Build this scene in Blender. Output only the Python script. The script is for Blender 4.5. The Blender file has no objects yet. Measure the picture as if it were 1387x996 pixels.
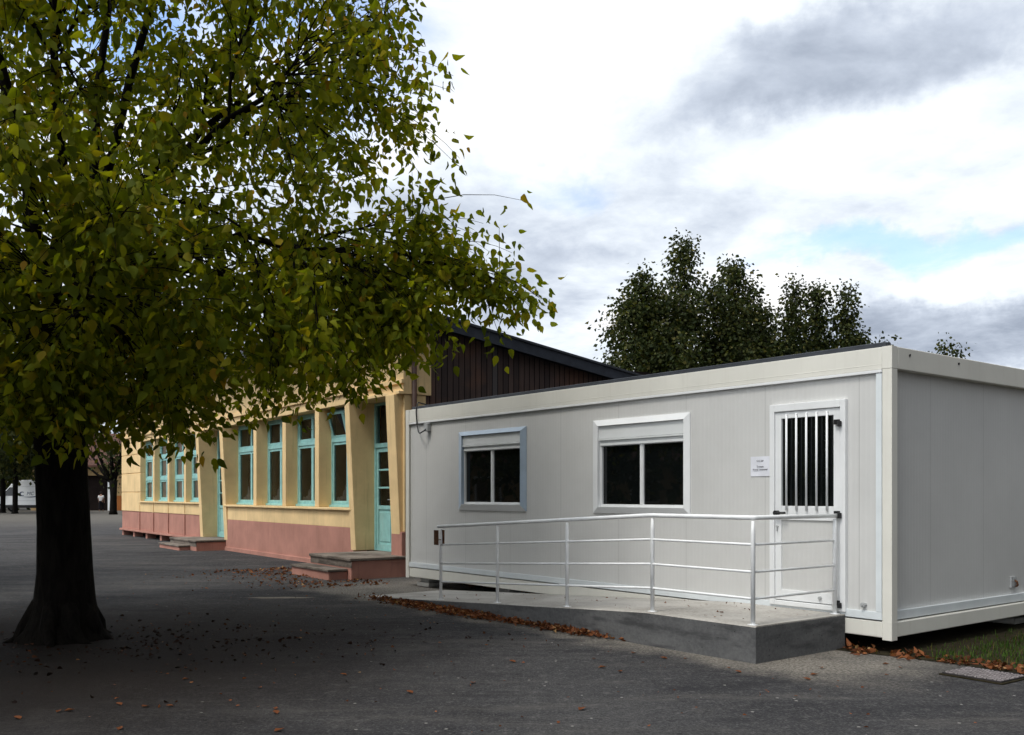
import bpy, bmesh, math, random
import numpy as np
from mathutils import Vector, Matrix

random.seed(7)
rng = np.random.default_rng(11)
S = bpy.context.scene
C = S.collection
R = math.radians

# ------------------------------------------------------------------ materials
def nodes_mat(name):
    m = bpy.data.materials.new(name); m.use_nodes = True
    nt = m.node_tree
    return m, nt, nt.nodes['Principled BSDF']

def N(nt, kind, **kw):
    n = nt.nodes.new(kind)
    for k, v in kw.items():
        if k in n.inputs.keys() if isinstance(k, str) else False:
            n.inputs[k].default_value = v
        else:
            setattr(n, k, v)
    return n

def math_node(nt, op, a, b=None, c=None, clamp=False):
    n = nt.nodes.new('ShaderNodeMath'); n.operation = op; n.use_clamp = clamp
    for i, v in enumerate((a, b, c)):
        if v is None: continue
        if isinstance(v, (int, float)): n.inputs[i].default_value = v
        else: nt.links.new(v, n.inputs[i])
    return n.outputs[0]

def map_range(nt, v, a, b, c, d, smooth=True):
    n = nt.nodes.new('ShaderNodeMapRange')
    n.interpolation_type = 'SMOOTHSTEP' if smooth else 'LINEAR'
    nt.links.new(v, n.inputs[0])
    for i, x in enumerate((a, b, c, d)): n.inputs[i + 1].default_value = x
    return n.outputs[0]

def mixc(nt, fac, a, b, blend='MIX'):
    n = nt.nodes.new('ShaderNodeMix'); n.data_type = 'RGBA'; n.blend_type = blend
    for s, v in ((0, fac), (6, a), (7, b)):
        if isinstance(v, (int, float)): n.inputs[s].default_value = v
        elif isinstance(v, (tuple, list)): n.inputs[s].default_value = (*v, 1) if len(v) == 3 else v
        else: nt.links.new(v, n.inputs[s])
    return n.outputs[2]

def noise(nt, vec, scale, detail=4, rough=.55, dist=0):
    n = nt.nodes.new('ShaderNodeTexNoise')
    n.inputs['Scale'].default_value = scale; n.inputs['Detail'].default_value = detail
    n.inputs['Roughness'].default_value = rough; n.inputs['Distortion'].default_value = dist
    if vec is not None: nt.links.new(vec, n.inputs['Vector'])
    return n.outputs[0]

def objco(nt):
    return nt.nodes.new('ShaderNodeTexCoord').outputs['Object']

def bump(nt, bsdf, h, strength=.3, dist=.01):
    b = nt.nodes.new('ShaderNodeBump'); b.inputs['Strength'].default_value = strength
    b.inputs['Distance'].default_value = dist
    nt.links.new(h, b.inputs['Height']); nt.links.new(b.outputs[0], bsdf.inputs['Normal'])

def plain(name, col, rough=.6, var=.12, scale=3., spec=.4, bmp=0., bscale=40., metal=0., streak=None):
    """painted / mineral surface with soft tone variation and fine bump"""
    m, nt, b = nodes_mat(name)
    co = objco(nt)
    n1 = noise(nt, co, scale, 5, .6)
    v = map_range(nt, n1, .3, .7, 1 - var, 1 + var, False)
    g = nt.nodes.new('ShaderNodeCombineXYZ')
    for i in range(3): nt.links.new(v, g.inputs[i])
    c = mixc(nt, 1., col, g.outputs[0], 'MULTIPLY')
    if streak:
        mp = nt.nodes.new('ShaderNodeMapping'); mp.inputs['Scale'].default_value = (9, 9, .5)
        nt.links.new(co, mp.inputs[0])
        s = map_range(nt, noise(nt, mp.outputs[0], 1.6, 5, .65), .52, .78, 0, streak[1])
        c = mixc(nt, s, c, streak[0])
    nt.links.new(c, b.inputs['Base Color'])
    b.inputs['Roughness'].default_value = rough
    b.inputs['Specular IOR Level'].default_value = spec
    b.inputs['Metallic'].default_value = metal
    if bmp: bump(nt, b, noise(nt, co, bscale, 5, .6), bmp, .006)
    return m

def panel_mat(name, col):
    """micro-ribbed sandwich panel with joints every 1.13 m"""
    m, nt, b = nodes_mat(name)
    co = objco(nt)
    sp = nt.nodes.new('ShaderNodeSeparateXYZ'); nt.links.new(co, sp.inputs[0])
    s = math_node(nt, 'ADD', sp.outputs[0], sp.outputs[1])
    rib = math_node(nt, 'SINE', math_node(nt, 'MULTIPLY', s, 2 * math.pi / .055))
    ribs = map_range(nt, rib, -.2, .8, 0, 1)
    fr = math_node(nt, 'FRACT', math_node(nt, 'ADD', math_node(nt, 'MULTIPLY', s, 1 / 1.12), 40.30))
    jt = math_node(nt, 'LESS_THAN', fr, .007)
    v = map_range(nt, noise(nt, co, .9, 6, .65), .3, .7, .94, 1.05, False)
    v = math_node(nt, 'MULTIPLY', v, map_range(nt, ribs, 0, 1, .982, 1.0, False))
    v = math_node(nt, 'MULTIPLY', v, map_range(nt, jt, 0, 1, 1, .76, False))
    # rain streaks and splash dirt low on the sheet
    mp = nt.nodes.new('ShaderNodeMapping'); mp.inputs['Scale'].default_value = (5, 5, .35)
    nt.links.new(co, mp.inputs[0])
    st = map_range(nt, noise(nt, mp.outputs[0], 1.5, 6, .7), .5, .8, 0, .08)
    g = nt.nodes.new('ShaderNodeCombineXYZ')
    for i in range(3): nt.links.new(v, g.inputs[i])
    c = mixc(nt, 1., col, g.outputs[0], 'MULTIPLY')
    c = mixc(nt, st, c, (.36, .35, .31))
    nt.links.new(c, b.inputs['Base Color'])
    b.inputs['Roughness'].default_value = .42; b.inputs['Specular IOR Level'].default_value = .35
    h = math_node(nt, 'SUBTRACT', ribs, math_node(nt, 'MULTIPLY', jt, 3.))
    h = math_node(nt, 'ADD', h, math_node(nt, 'MULTIPLY', noise(nt, co, 1.3, 3), 1.6))
    bump(nt, b, h, .25, .004)
    return m

def wood_mat(name):
    m, nt, b = nodes_mat(name)
    co = objco(nt)
    sp = nt.nodes.new('ShaderNodeSeparateXYZ'); nt.links.new(co, sp.inputs[0])
    s = math_node(nt, 'MULTIPLY', math_node(nt, 'ADD', sp.outputs[1], sp.outputs[0]), 1 / .13)
    idx = math_node(nt, 'FLOOR', s)
    wn = nt.nodes.new('ShaderNodeTexWhiteNoise'); wn.noise_dimensions = '1D'; nt.links.new(idx, wn.inputs['W'])
    mp = nt.nodes.new('ShaderNodeMapping'); mp.inputs['Scale'].default_value = (30, 30, 1.1); nt.links.new(co, mp.inputs[0])
    grain = noise(nt, mp.outputs[0], 2., 6, .65)
    c = mixc(nt, grain, (.018, .014, .014), (.17, .115, .10))
    c = mixc(nt, map_range(nt, wn.outputs[0], .0, 1., 0, .8), c, (.045, .036, .036))
    topm = map_range(nt, noise(nt, co, 1.1, 4), .48, .7, 0, .55)
    c = mixc(nt, topm, c, (.17, .085, .055))
    c = mixc(nt, math_node(nt, 'GREATER_THAN', wn.outputs[0], .94), c, (.095, .085, .085))
    fr = math_node(nt, 'FRACT', s)
    gap = math_node(nt, 'LESS_THAN', fr, .13)
    c = mixc(nt, gap, c, (.004, .003, .003))
    nt.links.new(c, b.inputs['Base Color']); b.inputs['Roughness'].default_value = .85
    b.inputs['Specular IOR Level'].default_value = .15
    bump(nt, b, math_node(nt, 'SUBTRACT', grain, gap), .6, .012)
    return m

def glass_mat(name, tint=(.004, .005, .005), spec=.5):
    """window pane over an unlit room"""
    m, nt, b = nodes_mat(name)
    b.inputs['Base Color'].default_value = (*tint, 1)
    b.inputs['Roughness'].default_value = .02
    b.inputs['Specular IOR Level'].default_value = spec
    co = objco(nt)
    bump(nt, b, noise(nt, co, 1.4, 2), .06, .01)
    return m

def clear_glass(name, clear=.82):
    m, nt, b = nodes_mat(name)
    tr = nt.nodes.new('ShaderNodeBsdfTransparent'); tr.inputs[0].default_value = (.93, .95, .93, 1)
    gl = nt.nodes.new('ShaderNodeBsdfGlossy'); gl.inputs['Roughness'].default_value = .03
    fr = nt.nodes.new('ShaderNodeFresnel'); fr.inputs[0].default_value = 1.45
    mx = nt.nodes.new('ShaderNodeMixShader')
    nt.links.new(fr.outputs[0], mx.inputs[0]); nt.links.new(tr.outputs[0], mx.inputs[1]); nt.links.new(gl.outputs[0], mx.inputs[2])
    nt.links.new(mx.outputs[0], nt.nodes['Material Output'].inputs[0])
    return m

def leaf_mat(name, cols, trans=.4, yellow=None):
    m, nt, b = nodes_mat(name)
    gi = nt.nodes.new('ShaderNodeNewGeometry')
    cr = nt.nodes.new('ShaderNodeValToRGB')
    el = cr.color_ramp.elements
    while len(el) < len(cols): el.new(.5)
    for e, (p, c) in zip(el, cols): e.position = p; e.color = (*c, 1)
    nt.links.new(gi.outputs['Random Per Island'], cr.inputs[0])
    co = objco(nt)
    v = map_range(nt, noise(nt, co, .55, 3), .3, .7, 0.72, 1.25, False)
    g = nt.nodes.new('ShaderNodeCombineXYZ')
    for i in range(3): nt.links.new(v, g.inputs[i])
    c = mixc(nt, 1., cr.outputs[0], g.outputs[0], 'MULTIPLY')
    nt.links.new(c, b.inputs['Base Color'])
    b.inputs['Roughness'].default_value = .6; b.inputs['Specular IOR Level'].default_value = .09
    tl = nt.nodes.new('ShaderNodeBsdfTranslucent')
    nt.links.new(mixc(nt, 1., c, (1.5, 1.5, .5), 'MULTIPLY'), tl.inputs[0])
    mx = nt.nodes.new('ShaderNodeMixShader'); mx.inputs[0].default_value = trans
    nt.links.new(b.outputs[0], mx.inputs[1]); nt.links.new(tl.outputs[0], mx.inputs[2])
    nt.links.new(mx.outputs[0], nt.nodes['Material Output'].inputs[0])
    return m

def bark_mat(name, a, b_):
    m, nt, b = nodes_mat(name)
    co = objco(nt)
    mp = nt.nodes.new('ShaderNodeMapping'); mp.inputs['Scale'].default_value = (9, 9, 2.2); nt.links.new(co, mp.inputs[0])
    n = noise(nt, mp.outputs[0], 1.6, 7, .65, .6)
    c = mixc(nt, map_range(nt, n, .3, .75, 0, 1), a, b_)
    lich = map_range(nt, noise(nt, co, 5, 5, .7), .66, .74, 0, .5)
    c = mixc(nt, lich, c, tuple(x * 2.2 for x in b_))
    nt.links.new(c, b.inputs['Base Color']); b.inputs['Roughness'].default_value = .95
    b.inputs['Specular IOR Level'].default_value = .08
    bump(nt, b, n, .9, .04)
    return m

# container frame axes (plan): corner, run along the long side, outward normal
CC = Vector((3.62, 8.97, 0)); CU = Vector((-.6154, .788, 0)); CN = Vector((-.788, -.6154, 0))

def ground_mat():
    m, nt, b = nodes_mat('asphalt')
    co = objco(nt)
    big = noise(nt, co, .22, 5, .6)
    mid = noise(nt, co, 1.3, 6, .65)
    fine = noise(nt, co, 55, 4, .7)
    c = mixc(nt, map_range(nt, big, .35, .68, 0, 1), (.036, .036, .040), (.076, .075, .077))
    c = mixc(nt, map_range(nt, mid, .52, .72, 0, .6), c, (.115, .11, .105))
    c = mixc(nt, map_range(nt, mid, .46, .30, 0, .6), c, (.022, .022, .025))
    grain = noise(nt, co, 34, 6, .8)
    c = mixc(nt, map_range(nt, grain, .50, .66, 0, .6), c, (.17, .165, .16))
    c = mixc(nt, map_range(nt, grain, .48, .34, 0, .55), c, (.016, .016, .018))
    c = mixc(nt, map_range(nt, fine, .35, .75, 0, .75), c, (.11, .105, .10), 'OVERLAY')
    vo = nt.nodes.new('ShaderNodeTexVoronoi'); vo.inputs['Scale'].default_value = 48; nt.links.new(co, vo.inputs['Vector'])
    wn = nt.nodes.new('ShaderNodeSeparateColor'); nt.links.new(vo.outputs['Color'], wn.inputs[0])
    stone = math_node(nt, 'MULTIPLY', math_node(nt, 'LESS_THAN', vo.outputs['Distance'], .42), wn.outputs[0])
    c = mixc(nt, map_range(nt, stone, .55, 1., 0, .5), c, (.13, .125, .12))
    mp3 = nt.nodes.new('ShaderNodeMapping'); mp3.inputs['Scale'].default_value = (.35, 1.5, 1); mp3.inputs['Rotation'].default_value = (0, 0, -.25); nt.links.new(co, mp3.inputs[0])
    du = noise(nt, mp3.outputs[0], .9, 7, .68, .4)
    c = mixc(nt, map_range(nt, du, .50, .68, 0, .5), c, (.115, .108, .10))
    c = mixc(nt, map_range(nt, du, .47, .34, 0, .55), c, (.020, .020, .023))
    g2 = noise(nt, co, 9, 6, .75)
    c = mixc(nt, map_range(nt, g2, .53, .68, 0, .5), c, (.15, .145, .14))
    c = mixc(nt, map_range(nt, g2, .46, .34, 0, .5), c, (.018, .018, .02))
    # stray pale pebbles
    v2 = nt.nodes.new('ShaderNodeTexVoronoi'); v2.inputs['Scale'].default_value = 7; nt.links.new(co, v2.inputs['Vector'])
    s2 = nt.nodes.new('ShaderNodeSeparateColor'); nt.links.new(v2.outputs['Color'], s2.inputs[0])
    peb = math_node(nt, 'MULTIPLY', math_node(nt, 'LESS_THAN', v2.outputs['Distance'], .085), math_node(nt, 'GREATER_THAN', s2.outputs[0], .72))
    c = mixc(nt, peb, c, (.30, .29, .27))
    # scuffed pale streaks
    mp = nt.nodes.new('ShaderNodeMapping'); mp.inputs['Scale'].default_value = (.9, 3.2, 1); mp.inputs['Rotation'].default_value = (0, 0, .2)
    nt.links.new(co, mp.inputs[0])
    sc = map_range(nt, noise(nt, mp.outputs[0], 1.1, 7, .7), .66, .76, 0, .5)
    c = mixc(nt, sc, c, (.13, .125, .12))
    # sand washed against the ramp
    pos = nt.nodes.new('ShaderNodeNewGeometry').outputs['Position']
    def dot(v, off):
        d = nt.nodes.new('ShaderNodeVectorMath'); d.operation = 'DOT_PRODUCT'
        nt.links.new(pos, d.inputs[0]); d.inputs[1].default_value = v
        return math_node(nt, 'SUBTRACT', d.outputs['Value'], off)
    bb = dot(CN, CN.dot(CC)); aa = dot(CU, CU.dot(CC))
    nz = math_node(nt, 'MULTIPLY', math_node(nt, 'SUBTRACT', noise(nt, co, 1.7, 6, .65), .5), 1.3)
    band = map_range(nt, math_node(nt, 'ADD', bb, nz), 1.35, 2.0, 1, 0)
    band = math_node(nt, 'MULTIPLY', band, map_range(nt, math_node(nt, 'ADD', aa, nz), -1.2, .2, 0, 1))
    band = math_node(nt, 'MULTIPLY', band, map_range(nt, math_node(nt, 'ADD', aa, nz), 8.5, 10.5, 1, 0))
    sand = mixc(nt, map_range(nt, grain, .36, .64, 0, 1), (.075, .068, .058), (.33, .30, .26))
    c = mixc(nt, math_node(nt, 'MULTIPLY', band, map_range(nt, mid, .25, .6, .45, .95)), c, sand)
    # pale elongated patch in front of the steps
    sp = nt.nodes.new('ShaderNodeSeparateXYZ'); nt.links.new(pos, sp.inputs[0])
    ex = math_node(nt, 'DIVIDE', math_node(nt, 'ADD', sp.outputs[0], 3.45), .55)
    ey = math_node(nt, 'DIVIDE', math_node(nt, 'SUBTRACT', math_node(nt, 'ADD', sp.outputs[1], math_node(nt, 'MULTIPLY', nz, .25)), 13.95), .13)
    rr = math_node(nt, 'SQRT', math_node(nt, 'ADD', math_node(nt, 'MULTIPLY', ex, ex), math_node(nt, 'MULTIPLY', ey, ey)))
    c = mixc(nt, map_range(nt, rr, .5, 1.1, .8, 0), c, (.33, .29, .23))
    # earth around the big tree, widened and darkened to paint in the crown's shade
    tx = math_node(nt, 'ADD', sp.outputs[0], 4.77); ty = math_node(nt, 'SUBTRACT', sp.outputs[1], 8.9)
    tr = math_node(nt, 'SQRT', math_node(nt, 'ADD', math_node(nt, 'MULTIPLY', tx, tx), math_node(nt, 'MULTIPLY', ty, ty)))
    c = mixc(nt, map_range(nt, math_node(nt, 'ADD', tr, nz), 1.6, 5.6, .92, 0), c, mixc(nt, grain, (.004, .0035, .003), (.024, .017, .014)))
    # worn gravel far across the yard
    c = mixc(nt, map_range(nt, math_node(nt, 'ADD', sp.outputs[1], math_node(nt, 'MULTIPLY', nz, 14)), 36, 62, 0, .8), c, (.13, .12, .105))
    nt.links.new(c, b.inputs['Base Color']); b.inputs['Roughness'].default_value = .9
    b.inputs['Specular IOR Level'].default_value = .12
    h = math_node(nt, 'ADD', fine, math_node(nt, 'MULTIPLY', stone, .5))
    h = math_node(nt, 'ADD', h, math_node(nt, 'MULTIPLY', mid, .8))
    h = math_node(nt, 'ADD', h, grain)
    bump(nt, b, h, .8, .014)
    return m

def concrete_mat(name, dark, light, wet=None):
    m, nt, b = nodes_mat(name)
    co = objco(nt)
    n1 = noise(nt, co, 1.6, 7, .68); n2 = noise(nt, co, 30, 5, .65)
    c = mixc(nt, map_range(nt, n1, .3, .7, 0, 1), dark, light)
    c = mixc(nt, map_range(nt, n2, .3, .75, 0, .5), c, tuple(x * 1.25 for x in light))
    if wet:
        mp = nt.nodes.new('ShaderNodeMapping'); mp.inputs['Scale'].default_value = (1.6, 1.6, 7); nt.links.new(co, mp.inputs[0])
        c = mixc(nt, map_range(nt, noise(nt, mp.outputs[0], 1., 6, .6), .46, .66, 0, .8), c, wet)
        v2 = nt.nodes.new('ShaderNodeTexVoronoi'); v2.inputs['Scale'].default_value = 26; nt.links.new(co, v2.inputs['Vector'])
        s2 = nt.nodes.new('ShaderNodeSeparateColor'); nt.links.new(v2.outputs['Color'], s2.inputs[0])
        pit = math_node(nt, 'MULTIPLY', math_node(nt, 'LESS_THAN', v2.outputs['Distance'], .16), math_node(nt, 'GREATER_THAN', s2.outputs[0], .8))
        c = mixc(nt, math_node(nt, 'MULTIPLY', pit, .7), c, (.02, .02, .022))
    nt.links.new(c, b.inputs['Base Color']); b.inputs['Roughness'].default_value = .88
    b.inputs['Specular IOR Level'].default_value = .2
    bump(nt, b, math_node(nt, 'ADD', n2, math_node(nt, 'MULTIPLY', n1, 2.)), .35, .008)
    return m

def tile_mat(name, a, b_):
    m, nt, b = nodes_mat(name)
    co = objco(nt)
    w = nt.nodes.new('ShaderNodeTexBrick'); nt.links.new(co, w.inputs['Vector'])
    w.inputs['Color1'].default_value = (*a, 1); w.inputs['Color2'].default_value = (*b_, 1)
    w.inputs['Mortar'].default_value = (a[0] * .3, a[1] * .3, a[2] * .3, 1)
    w.inputs['Scale'].default_value = 3.
    c = mixc(nt, map_range(nt, noise(nt, co, 1.2, 5), .4, .7, 0, .6), w.outputs[0], tuple(x * .5 for x in a))
    nt.links.new(c, b.inputs['Base Color']); b.inputs['Roughness'].default_value = .9
    return m

M = dict(
    panel=panel_mat('grey_panel', (.585, .582, .565)),
    cream=plain('cream_paint', (.69, .675, .61), .45, .05, 1.5, .4, streak=((.45, .42, .34), .22)),
    white=plain('white_paint', (.74, .75, .75), .38, .05, 2.5, .4, streak=((.5, .49, .46), .15)),
    film=plain('pale_blue_film', (.66, .70, .715), .35, .07, 3., .45),
    bluefilm=plain('blue_film', (.36, .44, .53), .35, .08, 4., .45),
    shutter=plain('white_shutter', (.70, .72, .72), .4, .04, 3., .4),
    flash=plain('dark_roof_flashing', (.035, .04, .05), .55, .3, 3., .4, bmp=.2),
    glass=glass_mat('dark_glass'),
    black=plain('black_plastic', (.012, .012, .013), .45, .2, 8.),
    steel=plain('white_rail_paint', (.80, .81, .81), .65, .07, 9., .25),
    boxgrey=plain('grey_plastic', (.36, .37, .37), .5, .1, 10.),
    rust=plain('rusty_plate', (.12, .055, .028), .8, .4, 22., .2, bmp=.3),
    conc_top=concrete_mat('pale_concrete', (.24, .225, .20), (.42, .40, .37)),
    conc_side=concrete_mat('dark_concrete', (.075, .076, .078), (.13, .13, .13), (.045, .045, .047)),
    step_conc=concrete_mat('worn_step_concrete', (.085, .068, .055), (.23, .195, .165), (.05, .04, .033)),
    block=concrete_mat('grey_block', (.2, .2, .19), (.34, .33, .31)),
    yellow=plain('yellow_render', (.76, .555, .295), .9, .12, 1.6, .1, bmp=.25, bscale=60, streak=((.33, .25, .13), .45)),
    pink=plain('pink_render', (.42, .21, .165), .9, .14, 1.7, .1, bmp=.35, bscale=50, streak=((.22, .12, .10), .5)),
    turq=plain('turquoise_paint', (.27, .52, .50), .55, .14, 7., .3, bmp=.1, streak=((.42, .55, .50), .5)),
    brownpipe=plain('brown_pipe', (.06, .03, .022), .6, .3, 6.),
    wood=wood_mat('dark_boards'),
    slate=plain('slate_edge', (.040, .046, .060), .6, .25, 5., .3, bmp=.25),
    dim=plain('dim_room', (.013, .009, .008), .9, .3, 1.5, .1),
    curtain=plain('pale_curtain', (.74, .60, .56), .9, .15, 4., .1),
    lace=plain('lace_curtain', (.16, .16, .15), .9, .3, 12., .1),
    cglass=clear_glass('clear_glass'),
    paper=plain('white_paper', (.70, .71, .76), .7, .04, 9., .2),
    ink=plain('grey_ink', (.07, .07, .085), .8, .1, 9., .1),
    navy=plain('navy_print', (.02, .04, .11), .5, .1, 9.),
    bark=bark_mat('dark_bark', (.004, .0035, .003), (.014, .012, .010)),
    bark2=bark_mat('grey_bark', (.02, .017, .014), (.06, .052, .045)),
    leaf=leaf_mat('broad_leaf', [(0, (.070, .096, .007)), (.45, (.140, .165, .010)), (.86, (.215, .215, .013)), (.985, (.25, .20, .015)), (1., (.30, .16, .014))], .55),
    leaf_far=leaf_mat('dull_leaf', [(0, (.016, .024, .008)), (.6, (.034, .045, .014)), (1., (.075, .072, .022))], .25),
    leaf_birch=leaf_mat('birch_leaf', [(0, (.016, .025, .009)), (.6, (.034, .045, .014)), (.95, (.075, .080, .024)), (1., (.13, .11, .035))], .28),
    dry=leaf_mat('dry_leaf', [(0, (.05, .018, .009)), (.5, (.13, .045, .019)), (.9, (.23, .085, .034)), (1., (.36, .22, .10))], .15),
    drydark=leaf_mat('rotten_leaf', [(0, (.008, .005, .004)), (.7, (.028, .012, .008)), (1., (.085, .034, .016))], .1),
    grass=leaf_mat('grass_blade', [(0, (.020, .055, .007)), (.7, (.045, .090, .012)), (.9, (.075, .07, .02)), (1., (.13, .085, .035))], .3),
    soil=plain('bare_soil', (.026, .022, .013), .95, .4, 6., .05, bmp=.6, bscale=30),
    iron=plain('iron_plate', (.035, .030, .030), .7, .35, 14., .4, bmp=.3, metal=.3),
    tread=plain('worn_tread', (.22, .195, .195), .6, .3, 14., .4),
    vanw=plain('white_van_paint', (.80, .82, .83), .3, .04, 1., .5),
    rubber=plain('tyre_rubber', (.015, .015, .016), .8, .2, 9.),
    tiles=tile_mat('clay_tiles', (.085, .035, .025), (.13, .055, .035)),
    farwall=plain('ochre_wall', (.36, .25, .125), .9, .15, .6, .1, streak=((.2, .13, .07), .4)),
    orange=plain('orange_base', (.30, .11, .035), .9, .2, .8, .1),
    cloth=plain('white_cotton', (.70, .70, .72), .9, .1, 9., .1),
    trouser=plain('black_cloth', (.015, .015, .02), .9, .2, 9., .1),
    skin=plain('skin', (.42, .25, .18), .6, .08, 9., .3),
    hair=plain('dark_hair', (.015, .011, .009), .7, .3, 30., .2),
)

# ------------------------------------------------------------------ mesh helpers
class MB:
    def __init__(s): s.v = []; s.f = []
    def add(s, vs, fs):
        o = len(s.v); s.v += [tuple(p) for p in vs]; s.f += [tuple(i + o for i in f) for f in fs]; return s
    def box(s, x0, x1, y0, y1, z0, z1):
        x0, x1 = min(x0, x1), max(x0, x1); y0, y1 = min(y0, y1), max(y0, y1); z0, z1 = min(z0, z1), max(z0, z1)
        return s.add([(x0, y0, z0), (x1, y0, z0), (x1, y1, z0), (x0, y1, z0), (x0, y0, z1), (x1, y0, z1), (x1, y1, z1), (x0, y1, z1)],
                     [(0, 3, 2, 1), (4, 5, 6, 7), (0, 1, 5, 4), (1, 2, 6, 5), (2, 3, 7, 6), (3, 0, 4, 7)])
    def sheet(s, x0, x1, y, z0, z1):
        return s.add([(x0, y, z0), (x1, y, z0), (x1, y, z1), (x0, y, z1)], [(0, 1, 2, 3)])
    def hexa(s, bot, top):
        """bottom quad and top quad, both counter-clockwise from above"""
        return s.add(list(bot) + list(top), [(0, 3, 2, 1), (4, 5, 6, 7), (0, 1, 5, 4), (1, 2, 6, 5), (2, 3, 7, 6), (3, 0, 4, 7)])
    def prism(s, poly, y0, y1, plane='xz'):
        n = len(poly)
        def P(a, b, y): return (a, y, b) if plane == 'xz' else ((y, a, b) if plane == 'yz' else (a, b, y))
        return s.add([P(a, b, y0) for a, b in poly] + [P(a, b, y1) for a, b in poly],
                     [tuple(range(n)), tuple(range(2 * n - 1, n - 1, -1))] + [(i, i + n, (i + 1) % n + n, (i + 1) % n) for i in range(n)])
    def frame(s, x0, x1, z0, z1, w, y0, y1, wb=None, wt=None):
        """rectangular rim made of four butted bars"""
        wb = w if wb is None else wb; wt = w if wt is None else wt
        x0, x1 = min(x0, x1), max(x0, x1)
        s.box(x0, x0 + w, y0, y1, z0, z1); s.box(x1 - w, x1, y0, y1, z0, z1)
        s.box(x0 + w, x1 - w, y0, y1, z0, z0 + wb); s.box(x0 + w, x1 - w, y0, y1, z1 - wt, z1); return s
    def tube(s, pts, r, n=10, caps=True):
        pts = [Vector(p) for p in pts]; rs = r if isinstance(r, (list, tuple)) else [r] * len(pts)
        o = len(s.v); up = None
        for i, p in enumerate(pts):
            a = pts[max(i - 1, 0)]; b = pts[min(i + 1, len(pts) - 1)]
            d = (b - a).normalized()
            if up is None: up = d.orthogonal().normalized()
            up = (up - d * up.dot(d))
            up = up.normalized() if up.length > 1e-6 else d.orthogonal().normalized()
            sd = d.cross(up)
            for k in range(n):
                t = 2 * math.pi * k / n
                s.v.append(tuple(p + (up * math.cos(t) + sd * math.sin(t)) * rs[i]))
        for i in range(len(pts) - 1):
            for k in range(n):
                s.f.append((o + i * n + k, o + i * n + (k + 1) % n, o + (i + 1) * n + (k + 1) % n, o + (i + 1) * n + k))
        if caps:
            s.f.append(tuple(o + k for k in range(n - 1, -1, -1)))
            e = o + (len(pts) - 1) * n; s.f.append(tuple(e + k for k in range(n)))
        return s
    def ball(s, c, r, n=8, sq=(1, 1, 1)):
        o = len(s.v)
        for i in range(n + 1):
            th = math.pi * i / n
            for k in range(2 * n):
                ph = math.pi * k / n
                s.v.append((c[0] + r * sq[0] * math.sin(th) * math.cos(ph), c[1] + r * sq[1] * math.sin(th) * math.sin(ph), c[2] + r * sq[2] * math.cos(th)))
        for i in range(n):
            for k in range(2 * n):
                s.f.append((o + i * 2 * n + k, o + (i + 1) * 2 * n + k, o + (i + 1) * 2 * n + (k + 1) % (2 * n), o + i * 2 * n + (k + 1) % (2 * n)))
        return s
    def build(s, name, m, parent=None, bevel=0, smooth=False, loc=None):
        me = bpy.data.meshes.new(name); me.from_pydata(s.v, [], s.f)
        bm = bmesh.new(); bm.from_mesh(me)
        if len(s.f) > 1: bmesh.ops.recalc_face_normals(bm, faces=bm.faces)
        bm.to_mesh(me); bm.free()
        me.materials.append(m)
        o = bpy.data.objects.new(name, me); C.objects.link(o)
        if parent: o.parent = parent
        if loc: o.location = loc
        if smooth:
            for p in me.polygons: p.use_smooth = len(p.vertices) < 6
        if bevel:
            b = o.modifiers.new('bevel', 'BEVEL'); b.width = bevel; b.segments = 2; b.limit_method = 'ANGLE'; b.angle_limit = R(40)
        return o

def np_mesh(name, V, F, m, parent=None, loc=None):
    """V (n,3) float, F list of (k,w) int arrays of equal-width faces"""
    me = bpy.data.meshes.new(name)
    me.vertices.add(len(V)); me.vertices.foreach_set('co', np.asarray(V, np.float32).ravel())
    li = np.concatenate([f.ravel() for f in F]).astype(np.int32)
    tot = np.concatenate([np.full(len(f), f.shape[1]) for f in F]).astype(np.int32)
    st = np.concatenate([[0], np.cumsum(tot)[:-1]]).astype(np.int32)
    me.loops.add(len(li)); me.loops.foreach_set('vertex_index', li)
    me.polygons.add(len(tot)); me.polygons.foreach_set('loop_start', st)
    me.update(calc_edges=True); me.validate()
    me.materials.append(m)
    o = bpy.data.objects.new(name, me); C.objects.link(o)
    if parent: o.parent = parent
    if loc: o.location = loc
    return o

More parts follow.
